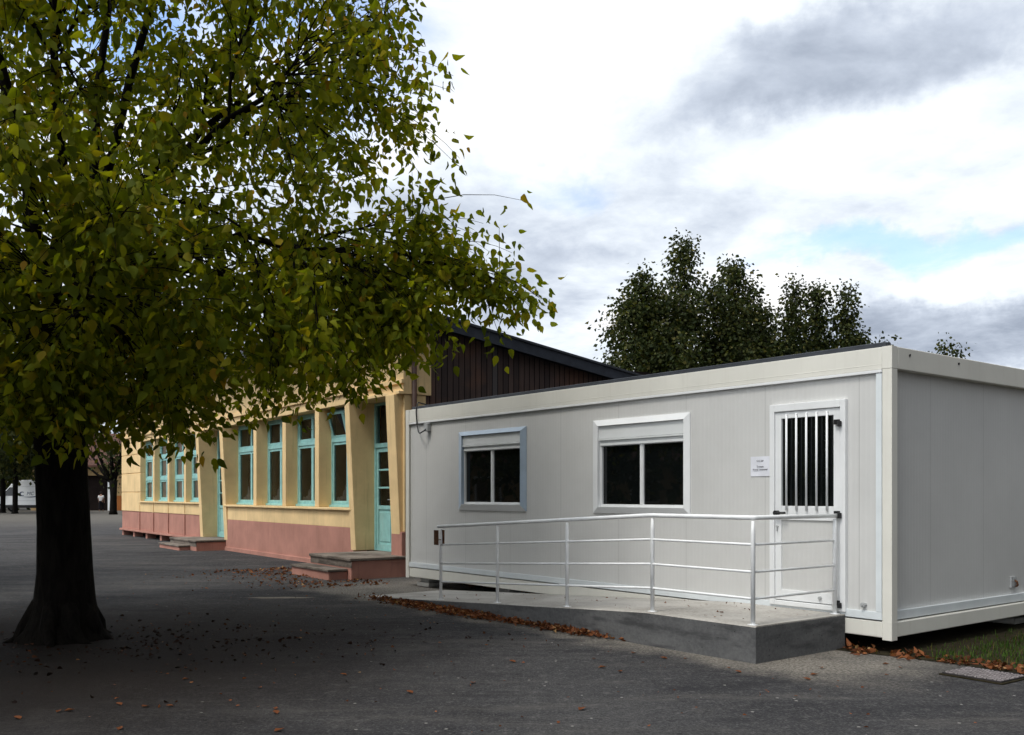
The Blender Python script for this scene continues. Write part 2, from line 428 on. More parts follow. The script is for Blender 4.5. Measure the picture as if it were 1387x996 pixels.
def thing(name, label, cat, loc=(0, 0, 0), rz=0, group=None):
    o = bpy.data.objects.new(name, None); C.objects.link(o); o.empty_display_size = .2
    o.location = loc; o.rotation_euler = (0, 0, rz); tag(o, label, cat, group); return o
def tag(o, label=None, cat=None, group=None, kind=None):
    if label: o['label'] = label
    if cat: o['category'] = cat
    if group: o['group'] = group
    if kind: o['kind'] = kind
    return o
def wall_sheet(mb, x0, x1, z0, z1, y, holes, depth):
    """sheet facing -y with rectangular openings and their reveals"""
    xs = sorted({x0, x1, *[h[0] for h in holes], *[h[1] for h in holes]})
    zs = sorted({z0, z1, *[h[2] for h in holes], *[h[3] for h in holes]})
    for a, b in zip(xs, xs[1:]):
        for c, d in zip(zs, zs[1:]):
            mx, mz = (a + b) / 2, (c + d) / 2
            if any(h[0] < mx < h[1] and h[2] < mz < h[3] for h in holes): continue
            mb.add([(a, y, c), (b, y, c), (b, y, d), (a, y, d)], [(0, 1, 2, 3)])
    for h in holes:
        a, b, c, d = h[:4]; e = y + depth
        mb.add([(a, y, c), (a, y, d), (a, e, d), (a, e, c)], [(0, 1, 2, 3)])
        mb.add([(b, y, c), (b, y, d), (b, e, d), (b, e, c)], [(0, 1, 2, 3)])
        mb.add([(a, y, c), (b, y, c), (b, e, c), (a, e, c)], [(0, 1, 2, 3)])
        mb.add([(a, y, d), (b, y, d), (b, e, d), (a, e, d)], [(0, 1, 2, 3)])
    return mb
def text_mesh(txt, size, name, m, parent, loc, rot=(R(90), 0, 0), width=None, shear=0):
    cu = bpy.data.curves.new(name, 'FONT'); cu.body = txt; cu.size = size; cu.align_x = 'CENTER'; cu.align_y = 'CENTER'
    cu.extrude = .0008; cu.shear = shear
    t = bpy.data.objects.new(name, cu); C.objects.link(t)
    dg = bpy.context.evaluated_depsgraph_get(); me = bpy.data.meshes.new_from_object(t.evaluated_get(dg))
    bpy.data.objects.remove(t); bpy.data.curves.remove(cu)
    me.materials.clear(); me.materials.append(m)
    o = bpy.data.objects.new(name, me); C.objects.link(o); o.parent = parent; o.location = loc; o.rotation_euler = rot
    if width:
        xs = [v.co.x for v in me.vertices]; k = width / (max(xs) - min(xs))
        for v in me.vertices: v.co.x *= k
    return o

# ------------------------------------------------------------------ ground
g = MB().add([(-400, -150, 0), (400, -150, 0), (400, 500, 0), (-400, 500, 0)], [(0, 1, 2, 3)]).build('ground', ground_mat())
tag(g, kind='structure')

def cpt(a, b, z=0):            # plan point: a metres along the long side from the corner, b metres outwards
    p = CC + CU * a + CN * b; return Vector((p.x, p.y, z))

# verge of earth beside and under the cabin
edge = [(3.05, 9.42), (3.30, 9.12), (3.62, 8.86), (3.95, 8.52), (4.18, 8.22), (4.40, 8.02), (4.9, 7.4), (5.8, 6.2), (9, 3), (20, 3), (20, 22), (-1.2, 16.8), (-1.0, 16.2), (2.0, 10.9)]
fine_edge = []
for (a, b), (c, d) in zip(edge, edge[1:] + edge[:1]):
    k = max(1, int(math.hypot(c - a, d - b) / .25)) if max(a, c) < 6.5 else 1
    for i in range(k):
        t = i / k; j = .05 if k > 1 else 0
        fine_edge.append((a + (c - a) * t + random.uniform(-j, j), b + (d - b) * t + random.uniform(-j, j)))
so = MB().add([(x, y, .006) for x, y in fine_edge], [tuple(range(len(fine_edge)))]).build('verge_soil', M['soil'])
tag(so, kind='structure')

# ------------------------------------------------------------------ prefab cabin
ang = math.atan2(-CU.y, -CU.x)
L = 8.80; D = 7.3; Z0 = .15; Z1 = 2.95
cab = thing('prefab_cabin', 'long grey prefabricated cabin with cream frame, two dark windows and a barred door', 'prefab building', CC, ang)
W1 = (-7.25, -5.58, 1.29, 2.50); W2 = (-4.18, -2.53, 1.29, 2.49); DR = (-1.39, -.488, .36, 2.48)
ws = MB(); wall_sheet(ws, -L + .11, -.10, .395, 2.735, .03, [W1, W2, DR], .12); ws.build('wall_panel', M['panel'], cab)
ew = MB().add([(-.085, .14, .40), (-.085, D - .14, .40), (-.085, D - .14, 2.74), (-.085, .14, 2.74)], [(0, 1, 2, 3)])
ew.build('end_panel', M['panel'], cab)
fw = MB().add([(-L + .04, .05, .3), (-L + .04, D - .05, .3), (-L + .04, D - .05, 2.75), (-L + .04, .05, 2.75)], [(0, 1, 2, 3)])
fw.build('end_panel', M['panel'], cab)
bw = MB().add([(-L + .05, D - .04, .3), (-.05, D - .04, .3), (-.05, D - .04, 2.75), (-L + .05, D - .04, 2.75)], [(0, 1, 2, 3)])
bw.build('wall_panel', M['panel'], cab)
MB().box(-L + .1, -.12, .17, D - .1, .2, .34).build('floor_slab', M['dim'], cab)
MB().box(-L + .02, -.02, .10, D - .04, 2.80, 2.93).build('roof', M['flash'], cab)
# frame
MB().box(-L + .105, -.105, .004, .15, 2.735, Z1).box(-L + .105, -.105, .002, .03, 2.78, 2.79).build('top_rail', M['cream'], cab, .008)
MB().box(-.10, -.0, .105, D - .105, 2.735, Z1).build('top_rail', M['cream'], cab, .008)
MB().box(-L + .105, -.105, .010, .15, Z0, .305).build('bottom_rail', M['cream'], cab, .008)
MB().box(-.10, -.006, .105, D - .105, Z0 + .01, .305).build('bottom_rail', M['cream'], cab, .008)
for sx in (0, 1):
    for sy in (0, 1):
        x0 = -L if sx else -.1; y0 = 0 if not sy else D - .1
        MB().box(x0, x0 + .1, y0, y0 + .1, Z0 - .02, 2.735).box(x0 - .001, x0 + .101, y0 - .001, y0 + .101, 2.737, Z1 + .002).box(x0 - .0015, x0 + .1015, y0 - .0015, y0 + .1015, .30, .306).build('corner_post', M['cream'], cab, .006)
MB().box(-L + .105, -.10, .06, .16, Z1 + .001, Z1 + .055).build('roof_flashing', M['flash'], cab, .006)
MB().box(-L + .105, -.105, -.004, .028, 2.705, 2.733).build('wall_trim', M['white'], cab, .003)
MB().box(-L + .105, -.105, .002, .026, .318, .395).build('wall_trim', M['film'], cab, .003)
MB().box(-.17, -.108, .004, .0285, .397, 2.703).build('wall_trim', M['film'], cab, .003)
MB().box(-.084, -.04, .108, D - .108, .318, .405).build('wall_trim', M['film'], cab, .003)
for y in (.32, 1.28, 3.6, 5.9):
    MB().tube([(.0, y, 2.885), (.008, y, 2.885)], .013, 10).build('bolt', M['black'], cab)
o_ = MB().box(-.084, -.062, 2.61, 2.74, .475, .60).box(-.061, -.055, 2.635, 2.715, .49, .585)
o_.build('socket_plate', M['boxgrey'], cab, .004)
MB().tube([(-.056, 2.68, .555), (-.03, 2.67, .545), (-.03, 2.69, .505), (-.05, 2.70, .49)], .012, 8).build('socket_plug', M['rust'], cab)

def cabin_window(W, box0, box1, p0, p1, pz0, pz1, mx, framemat, bottommat, label):
    x0, x1, z0, z1 = W
    # chamfered surround: outer rim on the wall, inner rim proud of it
    f = MB(); yo, yi = .012, -.022
    ix0, ix1, iz0, iz1 = p0 - .02, p1 + .02, pz0 - .02, box1 + .012
    def bar(a, b, c, d):   # outer edge a-b, inner edge c-d (each (x,z))
        f.add([(a[0], .03, a[1]), (b[0], .03, b[1]), (b[0], yo, b[1]), (a[0], yo, a[1]), (c[0], yi, c[1]), (d[0], yi, d[1]), (c[0], .09, c[1]), (d[0], .09, d[1])],
              [(0, 1, 2, 3), (3, 2, 5, 4), (4, 5, 7, 6), (6, 7, 1, 0)])
    bar((x0, z0), (x0, z1), (ix0, iz0), (ix0, iz1)); bar((x0, z1), (x1, z1), (ix0, iz1), (ix1, iz1)); bar((x1, z1), (x1, z0), (ix1, iz1), (ix1, iz0))
    w = f.build('window', framemat, cab); tag(w, label)
    f = MB(); bar((x1, z0), (x0, z0), (ix1, iz0), (ix0, iz0))
    f.build('sill', bottommat, w)
    MB().frame(ix0 + .001, ix1 - .001, iz0 + .001, box0 - .001, .022, .03, .085, .035, .004).build('sash_frame', M['white'], w, .003)
    MB().box(ix0 + .002, ix1 - .002, .005, .08, box0 + .09, iz1 - .004).box(ix0 + .002, ix1 - .002, -.004, .08, box0 + .068, box0 + .086).build('shutter_box', M['shutter'], w, .003)
    sl = MB()
    for k in range(2): sl.box(ix0 + .012, ix1 - .012, .012 + .004 * k, .07, box0 + .034 * k + .002, box0 + .034 * (k + 1))
    sl.build('roller_slats', M['shutter'], w, .003)
    MB().box(ix0 + .023, mx, .062, .068, iz0 + .03, box0).build('pane', M['glass'], w)
    MB().box(mx, ix1 - .023, .055, .061, iz0 + .03, box0).build('pane', M['glass'], w)
    MB().box(mx - .022, mx + .012, .028, .075, iz0 + .036, box0 - .002).box(mx + .0125, mx + .03, .036, .075, iz0 + .036, box0 - .002).build('mullion', M['white'], w, .003)
cabin_window(W1, 2.195, 2.425, -7.11, -5.69, 1.40, 2.19, -6.41, M['bluefilm'], M['white'], 'window surround still wrapped in blue film')
cabin_window(W2, 2.155, 2.40, -4.04, -2.62, 1.39, 2.15, -3.33, M['white'], M['white'], 'white window surround with half lowered shutter box')

# door
d = MB().frame(-1.33, -.555, .42, 2.40, .075, .0, .05, .11, .07)
d.box(-1.255, -.63, .002, .048, 1.262, 1.41)
door = d.build('door', M['white'], cab, .004)
MB().frame(-1.392, -.486, .362, 2.482, .06, -.018, .06, .05, .078).build('door_frame', M['white'], door, .005)
MB().box(-1.254, -.631, .018, .04, .531, 1.261).build('lower_panel', M['panel'], door)
MB().box(-1.254, -.631, .026, .032, 1.411, 2.329).build('glass_pane', M['glass'], door)
for k in range(5):
    x = -1.254 + .623 * (k + .62) / 5.15
    MB().tube([(x, -.014, 1.365), (x, -.014, 2.375)], .0115, 10).build('bar', M['white'], door, smooth=True)
    for zb_ in (1.378, 2.362): MB().tube([(x, -.002, zb_), (x, -.022, zb_)], .011, 8).build('bar_bolt', M['boxgrey'], door)
MB().tube([(-1.295, .0, 1.335), (-1.295, -.055, 1.335)], .026, 12).tube([(-1.30, -.05, 1.335), (-1.17, -.05, 1.338)], .012, 8).build('handle', M['black'], door, smooth=True)
MB().tube([(-1.30, .0, 1.19), (-1.30, -.012, 1.19)], .014, 10).box(-1.305, -1.295, -.014, -.002, 1.14, 1.185).build('keyhole', M['boxgrey'], door)
for z in (2.25, 1.335, .44):
    MB().box(-.605, -.55, -.036, -.001, z - .02, z + .03).tube([(-.54, -.034, z - .042), (-.54, -.034, z + .012)], .021, 10).build('hinge', M['black'], door, .003)
MB().tube([(-.30, .029, .45), (-.30, -.02, .45)], .024, 10).tube([(-.30, -.02, .45), (-.30, -.032, .45)], .012, 8).build('door_stop', M['boxgrey'], cab)
MB().tube([(-.78, -.0005, .475), (-.78, -.02, .475)], .018, 10).build('door_stop', M['boxgrey'], door)
# supply box and cable
jb = MB().box(-8.17, -8.06, -.045, .03, 2.56, 2.69).build('junction_box', M['boxgrey'], cab, .008)
MB().tube([(-8.10, -.03, 2.60), (-8.12, -.075, 2.565), (-8.22, -.085, 2.53), (-8.32, -.05, 2.56), (-8.41, -.02, 2.68), (-8.44, -.02, 2.90), (-8.45, .0, 3.0), (-8.45, .03, 3.06), (-8.45, .20, 3.03)], .011, 8).build('cable', M['black'], jb, smooth=True)

# support blocks under the cabin
for i, (a, b, w) in enumerate([(8.35, -.2, .36), (6.2, -.22, .34), (3.6, -.25, .34), (.9, -1.3, .36), (.4, -3.2, .36)]):
    p = cpt(a, b, .006)
    lab = ['concrete pad carrying the far left corner of the cabin', 'concrete pad under the cabin behind the railing foot', 'concrete pad under the cabin hidden behind the ramp',
           'concrete pad carrying the near right corner of the cabin', 'concrete pad under the grey end wall above the grass'][i]
    t = MB().box(-w / 2, w / 2, -.15, .15, 0, .07).box(-w / 2 + .05, w / 2 - .05, -.11, .11, .072, .142).build('support_block', M['block'], None, .01, loc=p)
    t.rotation_euler.z = ang; tag(t, lab, 'concrete block', 'support blocks under the cabin')

# paper notice
nt_ = thing('paper_notice', 'white paper notice with three printed lines taped beside the barred door', 'notice', cpt(1.54, -.03, 1.835), ang)
pp = MB()
for i in range(8):
    for j in range(6):
        x0 = -.13 + .26 * i / 8; z0 = -.107 + .214 * j / 6
        def yy(x, z): return -.006 - .004 * math.sin(x * 22) * math.cos(z * 14)
        x1, z1 = x0 + .26 / 8, z0 + .214 / 6
        pp.add([(x0, yy(x0, z0), z0), (x1, yy(x1, z0), z0), (x1, yy(x1, z1), z1), (x0, yy(x0, z1), z1)], [(0, 1, 2, 3)])
po = pp.build('paper_sheet', M['paper'], nt_); po.modifiers.new('s', 'SOLIDIFY').thickness = .001
text_mesh('CLC DP', .026, 'printed_line', M['ink'], nt_, (-.0, -.0125, .058))
text_mesh('Travaux', .028, 'printed_line', M['ink'], nt_, (-.0, -.0125, -.002))
text_mesh('Réseau communal', .026, 'printed_line', M['ink'], nt_, (-.0, -.0125, -.034), width=.19)

# ------------------------------------------------------------------ concrete ramp and railing (cabin axes: x=-a, y=-b)
ramp = thing('access_ramp', 'low concrete access ramp with dark rendered sides leading up to the cabin door', 'ramp', CC, ang)
AP0, AP1, AEND, BF = .50, 1.85, 7.6, 1.42
def rz(a):
    if a <= AP1: return .338
    return .338 - (a - AP1) / (AEND - AP1) * .325
aa_ = [AP0, 1.2, AP1] + [AP1 + (AEND - AP1) * i / 12 for i in range(1, 13)]
side = MB(); top = MB()
for a, b in zip(aa_, aa_[1:]):
    wob0, wob1 = .010 * math.sin(a * 3.1), .010 * math.sin(b * 3.1)
    za, zb = rz(a) - .012, rz(b) - .012
    side.add([(-a, -BF + wob0, -.02), (-b, -BF + wob1, -.02), (-b, -BF + wob1, zb), (-a, -BF + wob0, za)], [(0, 1, 2, 3)])
    side.add([(-a, -.0, -.02), (-b, -.0, -.02), (-b, -.0, zb), (-a, -.0, za)], [(0, 1, 2, 3)])
    top.hexa([(-b, -BF + wob1 - .002, zb + .001), (-a, -BF + wob0 - .002, za + .001), (-a, -.0, za + .001), (-b, -.0, zb + .001)],
             [(-b, -BF + wob1 + .012, zb + .013), (-a, -BF + wob0 + .012, za + .013), (-a, -.0, za + .013), (-b, -.0, zb + .013)])
side.add([(-AP0, -BF + .010 * math.sin(AP0 * 3.1), -.02), (-AP0, 0, -.02), (-AP0, 0, .326), (-AP0, -BF + .010 * math.sin(AP0 * 3.1), .326)], [(0, 1, 2, 3)])
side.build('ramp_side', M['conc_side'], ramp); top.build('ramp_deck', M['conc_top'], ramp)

rail = thing('ramp_railing', 'white painted tubular railing with three mid bars along the concrete ramp', 'railing', CC, ang)
posts = [.57, 1.82, 3.13, 4.43, 5.69]; RB = BF - .06
def post(x, y, z, h):
    m = MB().tube([(x, y, z - .03), (x, y, z + h - .13), (x, y, z + h - .02)], [.021, .021, .014], 12)
    m.box(x - .038, x + .038, y - .03, y + .03, z + .0005, z + .009)
    return m.build('post', M['steel'], rail, smooth=True)
for a in posts: post(-a, -RB, rz(a), .97)
post(-.57, -.07, rz(.57), .97)
MB().tube([(-a, -RB, rz(a) + .98) for a in [5.76, 5.69, 4.43, 3.13, 1.9, 1.82, 1.7, .62]] + [(-.585, -RB + .006, .338 + .98), (-.57, -RB + .05, .338 + .98), (-.57, -.04, .338 + .98)], .0215, 14).build('top_rail', M['steel'], rail, smooth=True)
for h in (.24, .485, .735):
    MB().tube([(-a, -RB - .004, rz(a) + h) for a in [5.69, 3.13, 1.86, 1.78, .6]] + [(-.572, -RB + .02, .338 + h), (-.57, -RB + .06, .338 + h), (-.57, -.07, .338 + h)], .0122, 10).build('mid_rail', M['steel'], rail, smooth=True)
a = 5.69
pl = MB().box(-a - .125, -a - .018, -RB - .03, -RB - .022, rz(a) + .73, rz(a) + .93).box(-a - .018, -a + .05, -RB + .022, -RB + .028, rz(a) + .745, rz(a) + .935)
pl.box(-a - .018, -a + .05, -RB - .03, -RB - .024, rz(a) + .80, rz(a) + .81)
tag(pl.build('rusty_plate', M['rust'], rail, .002), 'brown rusty plate on the end post')

# ------------------------------------------------------------------ school building
KC = Vector((-2.01, 17.5, 0)); FU = Vector((-.574, .819, 0))
fang = math.atan2(-FU.y, -FU.x)
sch = thing('school_building', 'yellow school building with pink base, turquoise windows and dark boarded gable', 'school building', KC, fang)
BX = -22.4; BD = 9.
def X(t): return -t
# solid core behind the facade, gable boards, roof
MB().box(BX + .02, -.25, .62, BD - .1, .0, 4.3).build('interior', M['dim'], sch)
sl_ = -.15
gb = MB().prism([(.36, 0), (BD, 0), (BD, 4.80 + sl_ * BD), (.36, 4.80 + sl_ * .36)], -.10, -.06, 'yz'); gb.build('gable_boards', M['wood'], sch)
MB().prism([(.30, 0), (BD, 0), (BD, 4.80 + sl_ * BD), (.30, 4.80 + sl_ * .3)], BX + .0, BX + .2, 'yz').build('end_wall', M['yellow'], sch)
MB().box(BX, -.1, BD - .09, BD, 0, 4.80 + sl_ * BD).build('rear_wall', M['yellow'], sch)
def zr(y): return 4.82 + sl_ * y
rf = MB().prism([(-.55, zr(-.55)), (BD + .4, zr(BD + .4)), (BD + .4, zr(BD + .4) + .16), (-.55, zr(-.55) + .16)], BX - .3, .16, 'yz').build('roof', M['slate'], sch)
MB().prism([(-.58, zr(-.58) - .06), (BD + .4, zr(BD + .4) - .06), (BD + .4, zr(BD + .4) + .15), (-.58, zr(-.58) + .15)], .164, .20, 'yz').build('verge_board', M['slate'], rf, .005)
MB().prism([(-.60, zr(-.6) + .152), (BD + .4, zr(BD + .4) + .152), (BD + .4, zr(BD + .4) + .20), (-.60, zr(-.6) + .20)], .10, .235, 'yz').build('verge_capping', M['flash'], rf, .004)
MB().box(BX - .3, .16, -.60, -.552, zr(-.55) - .05, zr(-.55) + .15).build('eave_board', M['slate'], rf, .004)
# upper wall over the openings
uw = MB().box(BX, -.02, 0, .6, 3.405, 4.76).box(BX - .02, -.0, -.05, .02, 3.60, 3.68).box(-2.2, -.015, -.10, .02, 3.40, 3.46)
uw.build('wall', M['yellow'], sch, .008)
# near section
MB().box(-10.2, -2.175, 0, .32, -.02, .845).build('plinth', M['pink'], sch, .01)
MB().box(-10.2, -2.175, -.035, .0, -.02, .10).build('plinth', M['pink'], sch, .01)
MB().box(-10.2, -2.175, .004, .32, .847, 1.20).build('wall', M['yellow'], sch, .006)
MB().box(-10.2, -2.20, -.06, .32, 1.202, 1.252).build('sill', M['yellow'], sch, .008)
def fin(t0, t1, z0, z1, lean=0, y0=0., y1=.58):
    m = MB().hexa([(-t1, y0, z0), (-t0, y0, z0), (-t0, y1, z0), (-t1, y1, z0)], [(-t1, y0 - lean, z1), (-t0, y0 - lean, z1), (-t0, y1, z1), (-t1, y1, z1)])
    return m.build('pilaster', M['yellow'], sch, .01)
for t in (4.02, 5.95, 7.93): fin(t - .11, t + .11, 1.254, 3.40, 0, .003, .38)
fin(2.05, 2.27, .385, 3.40, .15); fin(10.05, 10.32, .28, 3.40, .15)
fin(.12, .46, .385, 3.40, .15)
MB().box(-.47, -.05, -.02, .5, -.02, .83).build('plinth', M['pink'], sch, .012)
MB().box(-.47, -.05, .04, .5, .832, 3.40).build('wall', M['yellow'], sch, .008)
MB().box(-.50, -.02, -.16, .3, -.02, .16).build('plinth', M['pink'], sch, .012)
dp = MB().tube([(.0, .22, .0), (.0, .22, 4.6)], .05, 12).build('downpipe', M['brownpipe'], sch, smooth=True)

def school_window(t0, t1, z0, z1, rows, y, kind, opened=False):
    x0, x1 = -t1, -t0; xm = (x0 + x1) / 2
    f = MB().frame(x0, x1, z0, z1, .055, y, y + .09, .07, .05)
    zz = [z0 + .07] + list(rows) + [z1 - .05]
    for r in rows: f.box(x0 + .055, x1 - .055, y - .006, y + .088, r - .045, r + .045)
    f.box(x0 - .02 + .02, x1, y - .05, y - .001, z0 - .0, z0 + .05)
    w = f.build('window', M['turq'], sch, .005)
    for i in range(len(zz) - 1):
        a = zz[i] + (.045 if i else 0) + .002; b = zz[i + 1] - (.045 if i < len(zz) - 2 else 0) - .002
        tilt = opened and i == len(zz) - 2
        for (p, q) in ((x0 + .057, xm - .001), (xm + .001, x1 - .057)):
            c = MB().frame(p, q, a, b, .058, y + .012, y + .062, .062, .058).build('casement', M['turq'], w, .004)
            MB().sheet(p + .058, q - .058, y + .037, a + .062, b - .058).build('pane', M['cglass'], c)
            if tilt:
                for o in (c, c.children[0]): pass
                c.location = (0, 0, 0)
                c.matrix_local = Matrix.Translation((0, y + .04, a)) @ Matrix.Rotation(R(14), 4, 'X') @ Matrix.Translation((0, -y - .04, -a))
    cu = MB()
    if kind == 'curtain':
        n = 60
        for (p, q) in ((x0 + .06, x0 + .06 + (x1 - x0) * .40), (x1 - .06 - (x1 - x0) * .42, x1 - .06)):
            pr = None
            for k in range(n + 1):
                xx = p + (q - p) * k / n; yv = y + .115 + .03 * math.sin(k * .9) + .012 * math.sin(k * 2.3)
                if pr: cu.add([(pr[0], pr[1], z0 + .05), (xx, yv, z0 + .05), (xx, yv, z1), (pr[0], pr[1], z1)], [(0, 1, 2, 3)])
                pr = (xx, yv)
        cu.build('curtain', M['curtain'], w)
    else:   # small lace brise-bise of leafy motifs low in the pane
        n = 70; pr = None
        for k in range(n + 1):
            q = k / n; xx = x0 + .07 + (x1 - x0 - .14) * q
            top = z0 + .20 + .03 * abs(math.sin(q * 31)) + .30 * math.exp(-((xx - x0 - .55) / .13) ** 2) * (.6 + .4 * abs(math.sin(q * 47))) + .24 * math.exp(-((xx - x1 + .30) / .12) ** 2) * (.6 + .4 * abs(math.sin(q * 53)))
            yv = y + .10 + .008 * math.sin(k * 1.1)
            if pr: cu.add([(pr[0], pr[1], z0 + .06), (xx, yv, z0 + .06), (xx, yv, top), (pr[0], pr[1], pr[2])], [(0, 1, 2, 3)])
            pr = (xx, yv, top)
        cu.build('lace_curtain', M['lace'], w)
    return w
bays = [(2.27, 3.91), (4.13, 5.84), (6.06, 7.82), (8.04, 10.05)]
for i, (a_, b_) in enumerate(bays): school_window(a_, b_, 1.256, 3.40, [2.72], .30, 'lace', opened=(i == 0))

def school_door(t0, t1, z0, z1, y):
    x0, x1 = -t1, -t0; xm = (x0 + x1) / 2; zt = z0 + 2.10
    f = MB().frame(x0, x1, z0, z1, .06, y, y + .10, .012, .05); f.box(x0 + .06, x1 - .06, y - .008, y + .098, zt, zt + .09)
    dd = f.build('door', M['turq'], sch, .005)
    for (p, q, hs) in ((x0 + .062, xm - .003, 1), (xm + .003, x1 - .062, -1)):
        m = MB().frame(p, q, z0 + .014, zt - .003, .085, y + .02, y + .07, .12, .09)
        zb = z0 + .92; hgt = (zt - .09 - zb) / 3
        m.box(p + .085, q - .085, y + .021, y + .069, zb - .08, zb)
        m.box(p + .085, q - .085, y + .04, y + .058, z0 + .134, zb - .08)
        m.box(p + .13, q - .13, y + .028, y + .039, z0 + .19, zb - .14)
        for k in (1, 2): m.box(p + .085, q - .085, y + .024, y + .066, zb + hgt * k - .018, zb + hgt * k + .018)
        lf = m.build('door_leaf', M['turq'], dd, .004)
        MB().sheet(p + .085, q - .085, y + .047, zb, zt - .093).build('pane', M['cglass'], lf)
        if hs > 0:
            MB().box(q - .06, q - .03, y + .005, y + .019, z0 + .92, z0 + 1.10).tube([(q - .045, y + .02, z0 + 1.04), (q - .045, y - .03, z0 + 1.04), (q - .13, y - .03, z0 + 1.04)], .009, 8).build('handle', M['boxgrey'], lf)
    MB().sheet(x0 + .06, x1 - .06, y + .047, zt + .09, z1 - .05).build('transom_pane', M['cglass'], dd)
    return dd
school_door(.46, 2.05, .385, 3.40, .42)
MB().box(-2.05, -.46, .52, .6, .2, .384).build('threshold', M['step_conc'], sch)
school_door(10.32, 12.24, .29, 3.40, .42)

# far section, raised on piers
MB().box(-22.38, -12.40, .02, .30, .265, .92).build('plinth', M['pink'], sch, .008)
MB().box(-22.45, -12.40, -.07, .30, .19, .262).build('plinth', M['pink'], sch, .01)
MB().box(-22.35, -12.4, .45, .55, -.02, .19).build('crawl_space', M['dim'], sch)
for t in (13.2, 15.0, 16.85, 18.7, 20.5, 22.2): MB().box(-t - .11, -t + .11, .0, .3, -.02, .188).build('pier', M['pink'], sch, .008)
MB().box(-19.56, -12.40, .006, .30, .922, 1.245).build('wall', M['yellow'], sch, .006)
MB().box(-19.56, -12.42, -.05, .30, 1.247, 1.295).build('sill', M['yellow'], sch, .008)
for t in (14.1, 15.95, 17.78): fin(t - .10, t + .10, 1.297, 3.40, 0, .004, .27)
for t in (14.1, 15.95, 17.78, 19.66): MB().box(-t - .025, -t + .025, -.015, .018, .265, .918).build('rib', M['pink'], sch, .005); MB().box(-t - .025, -t + .025, -.014, .004, .92, 1.244).build('rib', M['yellow'], sch, .005)
fin(12.24, 12.5, .28, 3.40, .15)
fb = [(12.5, 14.0), (14.2, 15.85), (16.05, 17.68), (17.88, 19.56)]
for a_, b_ in fb: school_window(a_, b_, 1.30, 3.40, [2.06, 2.78], .19, 'curtain')
for z0_, z1_ in ((.922, 1.60), (1.625, 2.285), (2.31, 2.965), (2.99, 3.40)): MB().box(-22.4, -19.56, .0, .5, z0_, z1_).build('wall', M['yellow'], sch, .012)
MB().box(-22.39, -19.57, .025, .5, .9, 3.41).build('wall', M['yellow'], sch)

def steps(t0, t1, out, zl, sx0, sx1, sout, label):
    s_ = thing('entrance_steps', label, 'steps', KC, fang, 'steps up to the school doors')
    MB().box(-t1, -t0, -out, .42, -.02, zl - .055).build('riser', M['pink'], s_, .015)
    MB().box(-t1 - .02, -t0 + .02, -out - .03, .42, zl - .053, zl).build('landing', M['step_conc'], s_, .012)
    MB().box(-t1 + .01, -t1 + .06 + (t1 - t0) * .985, -out - .006, -out - .001, zl - .17, zl - .056).build('nosing_stain', M['step_conc'], s_)
    MB().box(-sx1, -sx0, -sout, -out - .008, -.02, zl * .5 - .05).build('riser', M['pink'], s_, .015)
    MB().box(-sx1 - .02, -sx0 + .02, -sout - .025, -out - .007, zl * .5 - .048, zl * .5).build('tread', M['step_conc'], s_, .012)
steps(-.02, 1.80, 1.08, .385, .12, 1.85, 1.45, 'worn two tier concrete steps below the turquoise door next to the cabin')
steps(10.2, 12.7, .80, .285, 10.75, 12.75, 1.10, 'small two tier concrete steps below the far turquoise door')

# ------------------------------------------------------------------ trees
def kmeans(P, k, it=12):
    c = P[rng.choice(len(P), min(k, len(P)), replace=False)].copy()
    for _ in range(it):
        lab = ((P[:, None] - c[None]) ** 2).sum(2).argmin(1)
        for i in range(len(c)):
            if (lab == i).any(): c[i] = P[lab == i].mean(0)
    return lab, c

class Tubes:
    def __init__(s): s.V = []; s.F = []; s.n = 0
    def add(s, pts, rad, sides):
        pts = np.asarray(pts, float); m = len(pts)
        d = np.gradient(pts, axis=0); d /= np.linalg.norm(d, axis=1)[:, None] + 1e-9
        ref = np.array([1., .13, .07]) if abs(d[0][0]) < .8 else np.array([.1, 1., .05])
        u = np.cross(d, ref); u /= np.linalg.norm(u, axis=1)[:, None] + 1e-9
        w = np.cross(d, u)
        t = np.arange(sides) * 2 * np.pi / sides
        ring = pts[:, None] + (u[:, None] * np.cos(t)[None, :, None] + w[:, None] * np.sin(t)[None, :, None]) * np.asarray(rad)[:, None, None]
        s.V.append(ring.reshape(-1, 3))
        i = np.arange(m - 1)[:, None] * sides; k = np.arange(sides)[None]
        f = np.stack([i + k, i + (k + 1) % sides, i + sides + (k + 1) % sides, i + sides + k], -1).reshape(-1, 4) + s.n
        s.F.append(f); s.n += m * sides
    def mesh(s, name, m, parent):
        o = np_mesh(name, np.concatenate(s.V), [np.concatenate(s.F)], m, parent)
        for p in o.data.polygons: p.use_smooth = True
        return o

def bez(a, c, b, n):
    t = np.linspace(0, 1, n)[:, None]
    return (1 - t) ** 2 * a + 2 * t * (1 - t) * c + t ** 2 * b
def wiggle(p, amp):
    n = len(p); w = rng.normal(0, amp, (n, 3)); w[0] = 0; w[-1] = 0
    return p + w

